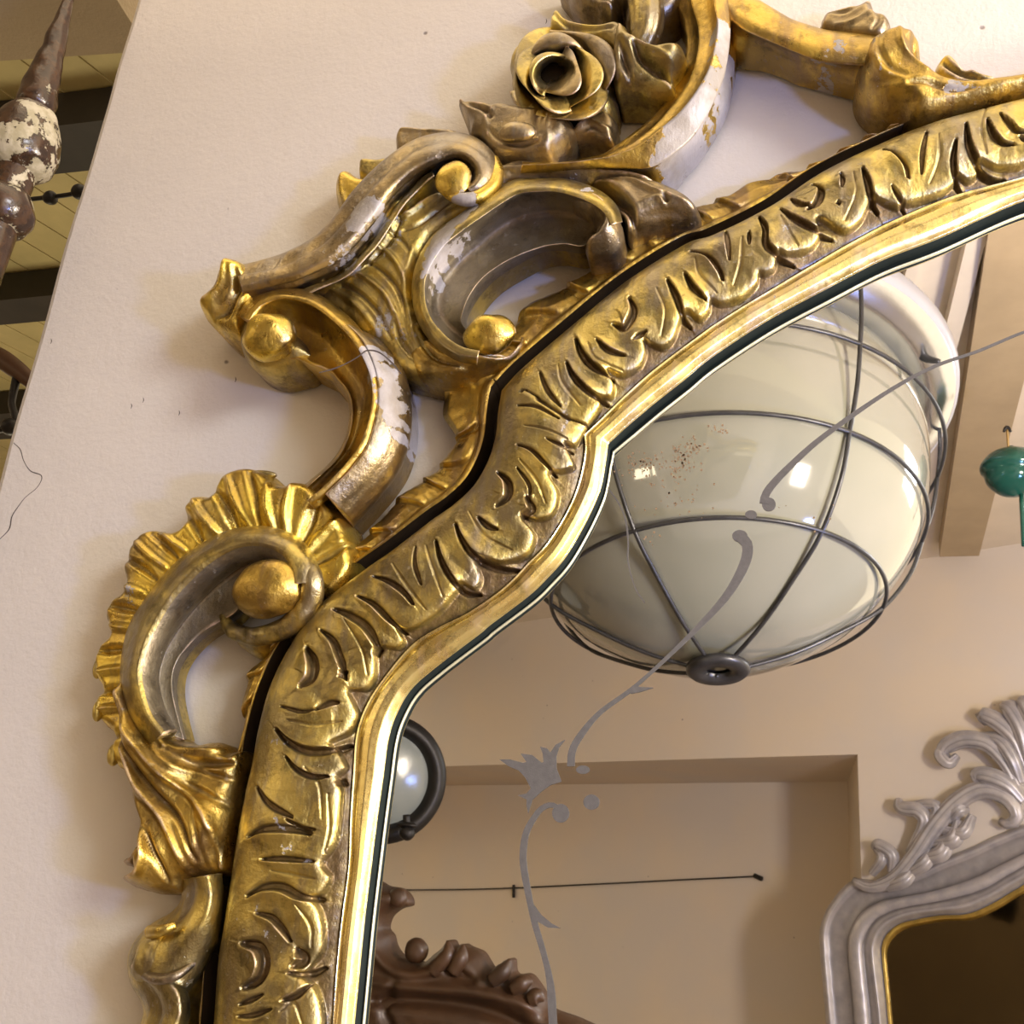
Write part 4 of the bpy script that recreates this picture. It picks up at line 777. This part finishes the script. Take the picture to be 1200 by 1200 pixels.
# volute scroll
lo('c_scroll', [
    ([(372, 684), (372, 664), (364, 646), (350, 631), (330, 622), (303, 618), (271, 622), (241, 636), (209, 658), (182, 688), (161, 719), (148, 750), (142, 786), (144, 815), (152, 845), (172, 874)], -.032),
    ([(366, 684), (366, 667), (358, 651), (345, 638), (327, 628), (302, 624), (273, 628), (245, 641), (214, 664), (188, 693), (168, 723), (156, 752), (150, 786), (153, 813), (162, 842), (182, 868)], -.056),
    ([(348, 684), (349, 670), (344, 657), (335, 646), (320, 639), (300, 635), (276, 639), (251, 650), (222, 673), (198, 700), (180, 728), (168, 755), (161, 786), (164, 812), (173, 838), (190, 861)], -.060),
    ([(341, 684), (342, 672), (338, 660), (330, 650), (316, 643), (299, 640), (278, 643), (255, 654), (228, 677), (204, 703), (186, 730), (174, 757), (167, 786), (170, 811), (178, 836), (194, 858)], -.058),
    ([(335, 690), (335, 678), (330, 668), (320, 660), (310, 658), (297, 659), (282, 665), (264, 678), (240, 700), (220, 722), (203, 745), (192, 766), (186, 790), (187, 812), (193, 836), (204, 862)], -.032),
    ([(320, 705), (305, 705), (296, 704), (290, 704), (286, 706), (280, 712), (272, 720), (258, 728), (240, 738), (226, 750), (213, 765), (205, 780), (202, 796), (203, 815), (208, 838), (216, 867)], -.030),
    ([(318, 712), (305, 712), (297, 711), (292, 711), (288, 713), (284, 719), (276, 727), (262, 734), (245, 744), (231, 756), (219, 770), (211, 785), (208, 799), (208, 816), (212, 838), (219, 866)], -.014)],
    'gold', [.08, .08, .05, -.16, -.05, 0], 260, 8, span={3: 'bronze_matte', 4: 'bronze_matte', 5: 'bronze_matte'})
tube('volute_rim', [(262, 722, -.026, 6), (272, 738, -.028, 9), (295, 746, -.032, 11), (322, 741, -.038, 12), (347, 727, -.044, 13), (362, 706, -.048, 14), (366, 682, -.052, 14), (362, 664, -.050, 10), (356, 652, -.044, 4)], M['gold'], gm, seg=28, n=90, rough=.0006)
ball('volute_eye', 315, 690, -.052, 44, 35, M['gold_orange'], gm, ry=30, rot=10, rough=.0008)
relief('volute_base', [(262, 722), (266, 738), (274, 752), (286, 762), (300, 770), (313, 768), (328, 756), (348, 744), (366, 728), (385, 708), (400, 694), (412, 672), (396, 660), (372, 690), (340, 722), (300, 736)], -.012, .018, .010, M['gold'], gm, strokes=[([(275, 748), (310, 752), (345, 732), (380, 700)], 4, .004), ([(285, 758), (312, 762), (340, 746)], 3, -.004)])
# -- acanthus sweeping down from the volute
relief('acanthus', [(140, 820), (150, 850), (146, 880), (150, 905), (156, 930), (162, 955), (167, 972), (165, 986), (158, 996), (148, 1003), (138, 1006), (139, 1012), (150, 1016), (160, 1016), (150, 1022), (141, 1022), (142, 1030), (150, 1039), (166, 1044), (184, 1048), (200, 1047), (214, 1047), (218, 1034), (230, 1029), (250, 1026), (270, 1024), (274, 1000), (277, 968), (279, 930), (284, 905), (285, 880), (272, 878), (268, 880), (262, 872), (252, 868), (240, 868), (228, 871), (214, 868), (200, 862), (188, 848), (176, 825), (168, 800), (156, 790)], -.022, .024, .012, M['gold_orange'], gm, res=.0010,
    strokes=[([(152, 815), (166, 860), (200, 905), (240, 940), (262, 975)], 5, .005), ([(160, 815), (176, 852), (208, 888), (245, 905), (275, 915)], 4, -.0055), ([(166, 812), (184, 845), (215, 872), (240, 880), (262, 878)], 4.5, .005), ([(150, 835), (164, 885), (196, 930), (225, 965), (240, 1010)], 4.5, -.006),
             ([(158, 880), (178, 925), (205, 960), (222, 1000), (228, 1025)], 5, .006), ([(154, 900), (172, 945), (186, 975), (200, 1010), (205, 1035)], 5, -.006), ([(166, 930), (182, 965), (188, 1000), (178, 1025), (152, 1028)], 6, .007), ([(160, 940), (174, 975), (172, 1000), (158, 1012)], 5, -.008), ([(240, 935), (258, 960), (264, 1000), (262, 1022)], 5, .004),
             ([(238, 950), (246, 985), (246, 1020)], 3, -.003), ([(205, 880), (235, 895), (275, 896)], 6, -.006), ([(225, 920), (255, 935), (278, 950)], 4, -.004)],
    tops=[(165, 850, .010), (200, 900, .006), (250, 900, -.006), (245, 980, .004), (180, 1000, .006), (150, 1010, 0), (210, 1040, -.002), (265, 1010, -.006)])
# -- bottom scroll
lo('bottom_scroll', [
    ([(212, 1030), (217, 1048), (213, 1062), (200, 1076), (182, 1086), (167, 1098), (157, 1112), (154, 1126), (157, 1146), (168, 1168), (172, 1185), (166, 1210), (160, 1260), (150, 1330)], -.014),
    ([(226, 1028), (228, 1048), (222, 1066), (209, 1080), (192, 1091), (178, 1103), (169, 1116), (167, 1130), (172, 1148), (184, 1165), (190, 1185), (184, 1210), (178, 1260), (168, 1330)], -.040),
    ([(242, 1026), (246, 1050), (241, 1072), (231, 1090), (218, 1104), (205, 1118), (196, 1130), (193, 1142), (198, 1152), (207, 1164), (210, 1185), (204, 1210), (198, 1260), (188, 1330)], -.048),
    ([(260, 1024), (262, 1050), (260, 1080), (255, 1102), (247, 1122), (238, 1140), (228, 1153), (222, 1160), (220, 1165), (222, 1172), (222, 1190), (216, 1215), (210, 1260), (202, 1330)], -.034),
    ([(272, 1024), (272, 1050), (268, 1080), (263, 1106), (256, 1128), (247, 1148), (238, 1160), (230, 1168), (228, 1174), (230, 1182), (232, 1196), (228, 1220), (224, 1260), (216, 1330)], -.012)],
    'gold', [.14, .12, .14, .14], 180, 9)
ball('volute_knob', 178, 1124, -.040, 20, 26, M['gold'], gm, ry=16, rot=-20, rough=.0015)
tube('volute_rib', [(176, 1092, -.044, 7), (190, 1090, -.052, 6), (206, 1084, -.050, 4)], M['gold_bright'], gm, n=20)
tube('volute_rib', [(158, 1132, -.036, 4), (180, 1146, -.046, 6), (205, 1144, -.048, 5), (228, 1128, -.040, 3)], M['gold_dull'], gm, n=30)
# ------------------------------------------------------------------ the room the glass looks back into
# (traced as seen in the glass, then turned over to its real side of it)
def RV(p): p = np.array(p, float).copy(); p[..., 1] = 2*MY-p[..., 1]; return p
Y0 = 3.18
M['cream'] = simple('cream painted boards', (.72, .64, .52), .5, 0, .05, 8)
M['tan'] = simple('tan painted beam', (.42, .32, .19), .5, 0, .10, 8)
def wq(name, px, off, m, th=.02, kind=None, parent=None):
    a = np.array([PW(x, y, off, Y0) for x, y in px]); b = np.array([PW(x, y, off-th, Y0) for x, y in px]); n = len(a)
    f = [tuple(range(n))]+[(i, n+i, n+(i+1) % n, (i+1) % n) for i in range(n)]
    return mesh(name, np.vstack([a, b]), f, m, parent, False, mirror=True)
def PZv(px, py, z): d = ray(px, py); return CAM+d*((z-CAM[2])/d[2])
# opposite wall with the recessed panel
NL, NR, NT, NB = 100, 1005, 905, 1750
def opposite():
    P4 = lambda x, y, o: PW(x, y, o, Y0)
    tl, tr = P4(480, 908, 0), P4(1005, 884, 0); d = (tr-tl)/np.linalg.norm(tr-tl)
    zt = tr[2]; TR_ = tr; nrm = V3(-d[1], d[0], 0); nrm = nrm*np.sign(nrm[1]); dd = 1.0
    bk_ = PZv(993, 916, zt)-TR_; bk_[2] = 0; nrm = bk_
    xr = tr; xl = tr-d*3.6; L = tr-d*6; Rr = tr+d*.80
    H = 3.05
    def q(p, z): r = p.copy(); r[2] = z; return r
    quads = [(q(L, zt), q(Rr, zt), q(Rr, H), q(L, H)), (q(xr, 0), q(Rr, 0), q(Rr, zt), q(xr, zt)), (q(L, 0), q(xl, 0), q(xl, zt), q(L, zt)),
             (q(xl, zt), q(xr, zt), q(xr, zt)+nrm*dd, q(xl, zt)+nrm*dd), (q(xr, 0), q(xr, zt), q(xr, zt)+nrm*dd, q(xr, 0)+nrm*dd), (q(xl, 0), q(xl, zt), q(xl, zt)+nrm*dd, q(xl, 0)+nrm*dd),
             (q(xl, 0)+nrm*dd, q(xr, 0)+nrm*dd, q(xr, zt)+nrm*dd, q(xl, zt)+nrm*dd),
             (q(L, 0)+nrm*1.2, q(Rr, 0)+nrm*1.2, q(Rr, H)+nrm*1.2, q(L, H)+nrm*1.2), (q(L, H), q(Rr, H), q(Rr, H)+nrm*1.2, q(L, H)+nrm*1.2)]
    v = []; f = []
    for a in quads: f.append(tuple(range(len(v), len(v)+4))); v += list(a)
    wo = struct(mesh('wall_opposite', v, f, M['wall_far'], None, False, mirror=True))
    n0 = V3(-d[1], d[0], 0); n0 *= np.sign(n0[1]); return wo, tr, d, n0, float(nrm@n0)
WO, TR, WD, WN, DD = opposite()
def PN(px, py, depth):           # a point on the recessed panel face (depth behind the opposite wall face)
    d = ray(px, py); o = TR+WN*depth; t = ((o-CAM)@WN)/(d@WN); return CAM+d*t
def tubev(name, path, m, parent, **k): return tube(name, path, m, parent, px=False, mirror=True, gold=False, **k)
def line(name, l, depth, rad, m, parent=None): return tubev(name, [(*PN(x, y, depth), rad) for x, y in l], m, parent, seg=8, n=20)
wc = line('wire', [(430, 1043), (560, 1042), (700, 1036), (800, 1031), (886, 1027)], DD-.008, .0032, M['iron'], WO)
nl_ = line('nail', [(602, 1037), (602, 1052)], DD-.012, .007, M['iron'], WO)
kb = line('hook', [(884, 1026), (893, 1030)], DD-.012, .009, M['iron'], WO)
# ceiling over it, boarded, with the tan beam
CH = 2.62
cl = box('ceiling', (-2.3, .45, CH), (1.25, 5.2, CH+.04), M['cream'], None, mirror=True); struct(cl)
def PZv(px, py, z): d = ray(px, py); return CAM+d*((z-CAM[2])/d[2])
def beamv(name, a, b, wdt, h, m, z):
    A, B = PZv(*a, z), PZv(*b, z); d = (B-A); d[2] = 0; d /= np.linalg.norm(d); s = V3(-d[1], d[0], 0)*wdt/2
    v = []
    for p in (A, B):
        for u in (-1, 1):
            for zz in (z, CH+.001): q = p+s*u; q[2] = zz; v.append(q)
    f = [(0, 1, 3, 2), (4, 6, 7, 5), (0, 4, 5, 1), (2, 3, 7, 6), (0, 2, 6, 4), (1, 5, 7, 3)]
    o = mesh(name, v, f, m, None, False, mirror=True); return o
o = beamv('trim_1', (1124, 652), (1208, 240), .11, .2, M['tan'], 2.575); struct(o)
o = beamv('trim_2', (1100, 455), (1150, 260), .03, .02, M['cream'], 2.59); struct(o)
o = beamv('trim_3', (1040, 420), (1085, 260), .02, .02, M['cream'], 2.60); struct(o)

# ---- caged ceiling lamp
LP0 = P(841.4, 785, 1.1); LA = V3(math.sin(-.0789), math.sin(.2065), 1); LA /= np.linalg.norm(LA)
lamp = empty('ceiling_lamp', RV(LP0+LA*.53), 'large round opal glass ceiling lamp in a wire cage, reflected in the mirror', 'lamp')
def opal():
    m, nt, bs = mat('opal glass'); n = noise(nt, 3, 3)
    nt.links.new(mix(nt, mrange(nt, n, .3, .7), (.20, .207, .168), (.26, .252, .212)), bs.inputs['Base Color'])
    bs.inputs['Roughness'].default_value = .07; bs.inputs['IOR'].default_value = 1.6; bs.inputs['Coat Weight'].default_value = .7; bs.inputs['Coat Roughness'].default_value = .03
    return m
M['opal'] = opal()
M['chrome'] = simple('dull chrome', (.62, .64, .70), .22, 1, .08, 12, .05)
M['wire'] = simple('dark steel wire', (.05, .05, .055), .35, .5, .3, 40, .1)
M['enamel'] = simple('white enamel', (.34, .34, .38), .35, 0, .06, 10, .1)
def lth(name, prof, m, parent=None, sm=40, seg=72): pr = crs([(a, b, 0) for a, b in prof], sm); return lathe(name, [(r, a) for r, a, _ in pr], LP0, LA, m, parent or lamp, seg, mirror=True)
lth('glass_globe', [(.001, .020), (.06, .024), (.13, .040), (.20, .075), (.27, .125), (.325, .19), (.365, .27), (.385, .36), (.388, .43), (.372, .50), (.35, .53)], M['opal'], sm=60)
lth('rim', [(.36, .50), (.40, .485), (.425, .49), (.447, .505), (.455, .515)], M['chrome']); lth('rim_flange', [(.449, .508), (.458, .515), (.458, .545), (.43, .56), (.30, .565)], M['enamel'], sm=24)
lth('ceiling_plate', [(.43, .56), (.38, .60), (.20, .66), (.01, .68)], M['enamel'], sm=20)
LS = np.cross(LA, V3(0, 1, 0)); LS /= np.linalg.norm(LS); LT = np.cross(LA, LS)
def cage_ring(r, a, wr=.0036):
    th = np.linspace(0, 2*np.pi, 97); v = []; seg = 8
    c = np.array([LP0+LA*a+r*(math.cos(t)*LS+math.sin(t)*LT) for t in th[:-1]]); k = np.linspace(0, 2*np.pi, seg, endpoint=False)
    rd = np.array([math.cos(t)*LS+math.sin(t)*LT for t in th[:-1]])
    v = c[:, None]+wr*(np.cos(k)[None, :, None]*rd[:, None]+np.sin(k)[None, :, None]*LA[None, None])
    mesh('cage_ring', v.reshape(-1, 3), gridfaces(96, seg, cn=True, cm=True), M['wire'], lamp, mirror=True)
cage_ring(.2802, .1187); cage_ring(.3644, .2499); cage_ring(.4134, .3878)
def merid(t):
    d = math.cos(t)*LS+math.sin(t)*LT
    pr = crs([(.02, -.002, 0), (.12, .030, 0), (.21, .075, 0), (.28, .1187, 0), (.335, .185, 0), (.3644, .2499, 0), (.394, .32, 0), (.4134, .3878, 0), (.428, .45, 0), (.437, .515, 0)], 50)
    tubev('cage_wire', [(*(LP0+LA*a+d*r), .0036) for r, a, _ in pr[::2]], M['wire'], lamp, seg=8, n=50)
# first wire is aimed at the crossing seen on the lowest ring
def ringang(px, py, r, a):
    best = min(range(720), key=lambda k: (lambda q: (600+1200*(q@RR)/(q@F)-px)**2+(600-1200*(q@UU)/(q@F)-py)**2)(LP0+LA*a+r*(math.cos(k*math.pi/360)*LS+math.sin(k*math.pi/360)*LT)-CAM))
    return best*math.pi/360
A1 = ringang(743, 621, .2802, .1187); A2 = ringang(965, 617, .2802, .1187)
for t in (A1, A2, (A1+A2)/2+math.pi, A1+(A1-A2), A2+(A2-A1), ): merid(t)
merid((A1+A2)/2+math.pi+.9)
lathe('cage_hub', [(.020, .002), (.022, -.006), (.046, -.008), (.052, -.003), (.052, .006), (.04, .010), (.020, .008)], LP0, LA, M['wire'], lamp, 32, mirror=True)
for k in range(6):
    t = A1+.5+k*math.pi/3; q = LP0+LA*.50+.405*(math.cos(t)*LS+math.sin(t)*LT)
    tubev('rim_clip', [(*q, .010), (*(q-LA*.02+(math.cos(t)*LS+math.sin(t)*LT)*.012), .007), (*(q-LA*.035+(math.cos(t)*LS+math.sin(t)*LT)*.03), .004)], M['wire'], lamp, seg=8, n=10)

# ---- round black bulkhead light at the left
def disc_axis(px, py, y, rx, ry): return
bk = empty('round_wall_lamp', RV(P(452, 912, 1.45)), 'round black metal lamp with grey glass half hidden by the gilt frame', 'lamp')
c0 = P(450, 912, 1.45); ax = V3(.62, -1, -.15); ax /= np.linalg.norm(ax); sc_ = np.linalg.norm(P(460, 912, 1.45)-c0)/10
def lk(name, prof, m, seg=56): pr = crs([(r*sc_, a*sc_, 0) for r, a in prof], 50); return lathe(name, [(r, a) for r, a, _ in pr], c0, ax, m, bk, seg, mirror=True)
lk('housing', [(30, -50), (62, -40), (68, -10), (70, 0), (69, 8), (62, 13), (55, 12), (50, 4), (49, -4)], M['iron']); lk('glass', [(51, 2), (40, 5), (20, 8), (.5, 9)], simple('grey lamp glass', (.20, .22, .21), .15, 0, .1, 5))
kc = P(477, 966, 1.42)
tubev('knob_stem', [(*P(476, 955, 1.42), 4*sc_), (*P(477, 972, 1.42), 4*sc_)], M['iron'], bk, seg=10, n=6)
ball('wing_nut', 477, 967, 1.42, 11, 3.4, M['iron'], bk, mirror=True, gold=False); ball('knob', 477, 976, 1.42, 8, 7.5, M['iron'], bk, mirror=True, gold=False)

# ---- green hanging lamp at the right edge
gn = empty('pendant_lamp', RV(P(1182, 556, 1.3)), 'small dark green enamel pendant lamp hanging by the tan beam', 'lamp')
M['green'] = simple('dark green enamel', (.012, .075, .055), .12, .2, .3, 10, .05)
gc = P(1186, 548, 1.3); gs = np.linalg.norm(P(1196, 548, 1.3)-gc)/10
pr = crs([(r*gs, a*gs, 0) for r, a in [(3, 30), (6, 26), (14, 24), (28, 16), (37, 4), (38, -4), (34, -10), (30, -22), (18, -34), (6, -38), (.5, -39)]], 50)
lathe('shade', [(r, a) for r, a, _ in pr], gc, (.04, 0, 1), M['green'], gn, 48, mirror=True)
tubev('hanging_rod', [(*P(1180, 500, 1.3), 1.6*gs), (*P(1182, 530, 1.3), 1.6*gs)], simple('brass rod', (.5, .35, .15), .3, 1), gn, seg=8, n=6)
tubev('hook', [(*P(1176, 506, 1.3), 1.5*gs), (*P(1180, 501, 1.3), 3*gs), (*P(1185, 506, 1.3), 1.5*gs)], M['iron'], gn, seg=8, n=12)
tubev('lower_stem', [(*P(1197, 580, 1.3), 3*gs), (*P(1200, 640, 1.3), 3*gs)], M['green'], gn, seg=10, n=6)
# ---- silvered mirror on the opposite wall
sm = empty('silver_mirror', RV(PN(1150, 1400, 0)), 'silver grey framed mirror with acanthus crest on the opposite wall, seen reflected', 'mirror')
def silver():
    m, nt, bs = mat('silver painted wood'); n = noise(nt, 30, 5); geo = nd(nt, 'ShaderNodeNewGeometry')
    g = mrange(nt, geo.outputs['Pointiness'], .51, .46)
    c = mix(nt, mrange(nt, n, .35, .65), (.50, .47, .48), (.38, .37, .40)); c = mix(nt, mth(nt, 'MULTIPLY', g, .8), c, (.10, .09, .09))
    nt.links.new(c, bs.inputs['Base Color']); bs.inputs['Metallic'].default_value = .35; bs.inputs['Roughness'].default_value = .38; return m
M['silver'] = silver()
def ptsN(l, off): return np.array([PN(x, y, -off) for x, y in l])
SMf = [([(962, 1420), (972, 1290), (968, 1200), (961, 1117), (962, 1083), (976, 1054), (1000, 1031), (1030, 1031), (1070, 1022), (1105, 1006), (1140, 992), (1170, 978), (1215, 962), (1300, 950)], .004),
       ([(967, 1420), (977, 1290), (973, 1200), (966, 1117), (967, 1085), (980, 1058), (1003, 1036), (1032, 1036), (1070, 1028), (1105, 1012), (1140, 998), (1170, 984), (1215, 968), (1300, 956)], .035),
       ([(973, 1420), (983, 1290), (979, 1200), (972, 1117), (973, 1088), (986, 1063), (1008, 1043), (1035, 1042), (1072, 1034), (1107, 1019), (1142, 1005), (1172, 991), (1215, 976), (1300, 963)], .024),
       ([(992, 1420), (1002, 1290), (1001, 1200), (994, 1120), (996, 1093), (1008, 1071), (1030, 1057), (1052, 1052), (1085, 1046), (1118, 1037), (1148, 1026), (1178, 1011), (1215, 996), (1300, 985)], .026),
       ([(1003, 1420), (1013, 1290), (1011, 1200), (1003, 1120), (1006, 1096), (1018, 1075), (1038, 1063), (1060, 1057), (1090, 1052), (1122, 1045), (1152, 1034), (1182, 1018), (1215, 1004), (1300, 993)], .045),
       ([(1012, 1420), (1022, 1290), (1020, 1200), (1012, 1121), (1014, 1099), (1025, 1080), (1043, 1069), (1064, 1063), (1093, 1058), (1126, 1051), (1156, 1041), (1185, 1024), (1215, 1011), (1300, 1000)], .030),
       ([(1024, 1420), (1034, 1290), (1031, 1200), (1022, 1123), (1023, 1104), (1032, 1087), (1048, 1076), (1068, 1070), (1098, 1066), (1130, 1062), (1158, 1050), (1186, 1034), (1215, 1021), (1300, 1010)], .040),
       ([(1034, 1420), (1044, 1290), (1041, 1200), (1034, 1126), (1034, 1107), (1040, 1094), (1054, 1083), (1072, 1078), (1100, 1073), (1134, 1071), (1163, 1059), (1190, 1043), (1215, 1032), (1300, 1020)], .012)]
for i, (a, b) in enumerate(zip(SMf[:-1], SMf[1:])): pass
loft('frame', [ptsN(l, o_) for l, o_ in SMf], M['silver'], sm, n=150, sub=6, bulge=[.1, 0, -.1, .15, .15, -.1, 0], back=None, rough=.0006, mirror=True, gold=False)
loft('gilt_slip', [ptsN(SMf[-1][0], .018), ptsN([(x+3, y+4) for x, y in SMf[-1][0]], .022), ptsN([(x+6, y+7) for x, y in SMf[-1][0]], .012)], simple('worn brass slip', (.75, .55, .16), .3, 1, .2, 30), sm, n=120, sub=4, back=None, mirror=True, gold=False)
dm = mat('darkened mirror glass'); dm[2].inputs['Metallic'].default_value = 1; dm[2].inputs['Roughness'].default_value = .06; dm[2].inputs['Base Color'].default_value = (.16, .13, .09, 1)  # tint darkened to imitate the reflection of a dark interior
e = crs(ptsN(SMf[-1][0], .013), 60); mesh('glass', np.vstack([e, PN(1300, 1420, -.013)[None]]), [(i, i+1, 60) for i in range(59)], dm[0], sm, False, mirror=True)
def leafv(name, l, off, r0, fl=(7, .25), m='silver'):
    n = len(l); rr = [r0*(.45+.9*math.sin(math.pi*min(1, (i+.6)/n))) for i in range(n)]; s = np.linalg.norm(PN(1110, 1000, 0)-PN(1100, 1000, 0))/10
    tubev(name, [(*PN(x, y, -off-.02*math.sin(math.pi*i/(n-1))), r*s) for i, ((x, y), r) in enumerate(zip(l, rr))], M[m], sm, seg=24, n=34, fl=fl, flat=.8)
leafv('crest_stem', [(1000, 1032), (1020, 1040), (1048, 1030), (1072, 1004), (1096, 968), (1122, 940), (1150, 926), (1178, 934), (1192, 954), (1184, 966), (1172, 962)], .045, 8)
for l, r in [([(1022, 1024), (1034, 1006), (1025, 992)], 5), ([(1045, 1022), (1046, 1002), (1030, 990), (1024, 994)], 6), ([(1066, 1000), (1084, 966), (1076, 950), (1056, 946), (1053, 937)], 7), ([(1075, 990), (1098, 952), (1090, 942), (1062, 944)], 5),
             ([(1040, 1040), (1060, 1032), (1072, 1018)], 6), ([(1062, 1026), (1084, 1012), (1092, 996)], 6), ([(1080, 1008), (1104, 1000), (1112, 978)], 7), ([(1094, 990), (1118, 984), (1124, 962)], 7), ([(1104, 972), (1128, 976), (1140, 956)], 6), ([(1112, 962), (1124, 950), (1134, 948)], 6),
             ([(1196, 930), (1180, 896), (1158, 872), (1132, 866), (1112, 872), (1104, 882), (1112, 890)], 8), ([(1200, 940), (1182, 920), (1162, 910), (1146, 908), (1148, 918)], 8), ([(1198, 918), (1188, 890), (1172, 868), (1150, 862)], 7), ([(1204, 900), (1190, 866), (1170, 846), (1152, 838), (1158, 848)], 8), ([(1208, 900), (1200, 858), (1186, 832), (1176, 826)], 9), ([(1214, 900), (1214, 850), (1204, 826), (1196, 822)], 10), ([(1230, 900), (1232, 850), (1224, 824)], 10), ([(1110, 874), (1102, 884), (1112, 894), (1122, 886)], 6)]:
    leafv('crest_leaf', l, .05, r)
# ---- dark carved crest at the bottom left of the glass
bcr = empty('carved_cabinet_crest', RV(P(500, 1300, 1.2)), 'dark brown carved wooden crest with scrolls and flowers at the mirror bottom', 'furniture')
M['walnut'] = simple('dark carved walnut', (.050, .022, .008), .5, 0, .35, 14, .3, .003, .1)
BR = lambda name, o, yb, H, rnd, st=(), tops=(): relief(name, o, yb, H, rnd, M['walnut'], bcr, strokes=st, tops=tops, back=yb+.03, res=.0042, mirror=True, gold=False)
BR('crest_board', [(380, 1030), (430, 1030), (446, 1037), (462, 1040), (472, 1048), (475, 1060), (462, 1064), (450, 1074), (446, 1088), (452, 1096), (456, 1110), (466, 1122), (480, 1126), (494, 1128), (506, 1118), (514, 1112), (524, 1101), (531, 1112), (538, 1106), (546, 1110), (560, 1116), (568, 1128), (576, 1138), (586, 1128), (597, 1124), (600, 1142), (616, 1142), (626, 1152), (636, 1168), (644, 1184), (680, 1198), (740, 1230), (800, 1290), (800, 1420), (380, 1420)], 1.32, .05, .03,
    [([(460, 1060), (440, 1090), (450, 1120), (480, 1140), (520, 1136)], 9, .02), ([(440, 1150), (500, 1158), (560, 1162), (620, 1176), (700, 1215)], 8, .018), ([(440, 1172), (500, 1172), (560, 1180), (610, 1198), (660, 1230)], 10, -.02), ([(520, 1120), (540, 1140), (560, 1150)], 6, -.015), ([(580, 1130), (590, 1150), (600, 1165)], 5, -.014), ([(560, 1150), (590, 1146), (620, 1155)], 5, .012), ([(470, 1150), (455, 1180), (470, 1215)], 6, -.014)])
BR('frieze', [(430, 1182), (520, 1178), (580, 1188), (640, 1210), (700, 1240), (700, 1420), (400, 1420)], 1.30, .02, .02)
for x, y, r in ((488, 1114, 12), (466, 1052, 10), (541, 1136, 10)): ball('carved_boss', x, y, 1.29, r, r, M['walnut'], bcr, mirror=True, gold=False, ry=r*.8)
for l in ([(506, 1140), (524, 1120), (525, 1102)], [(530, 1140), (540, 1122), (543, 1107)], [(575, 1150), (590, 1138), (598, 1124)], [(600, 1160), (614, 1152), (624, 1150)], [(620, 1172), (630, 1168), (638, 1172)]):
    tubev('carved_leaf', [(*P(x, y, 1.27), r) for (x, y), r in zip(l, (.012, .014, .003))], M['walnut'], bcr, seg=12, n=16)
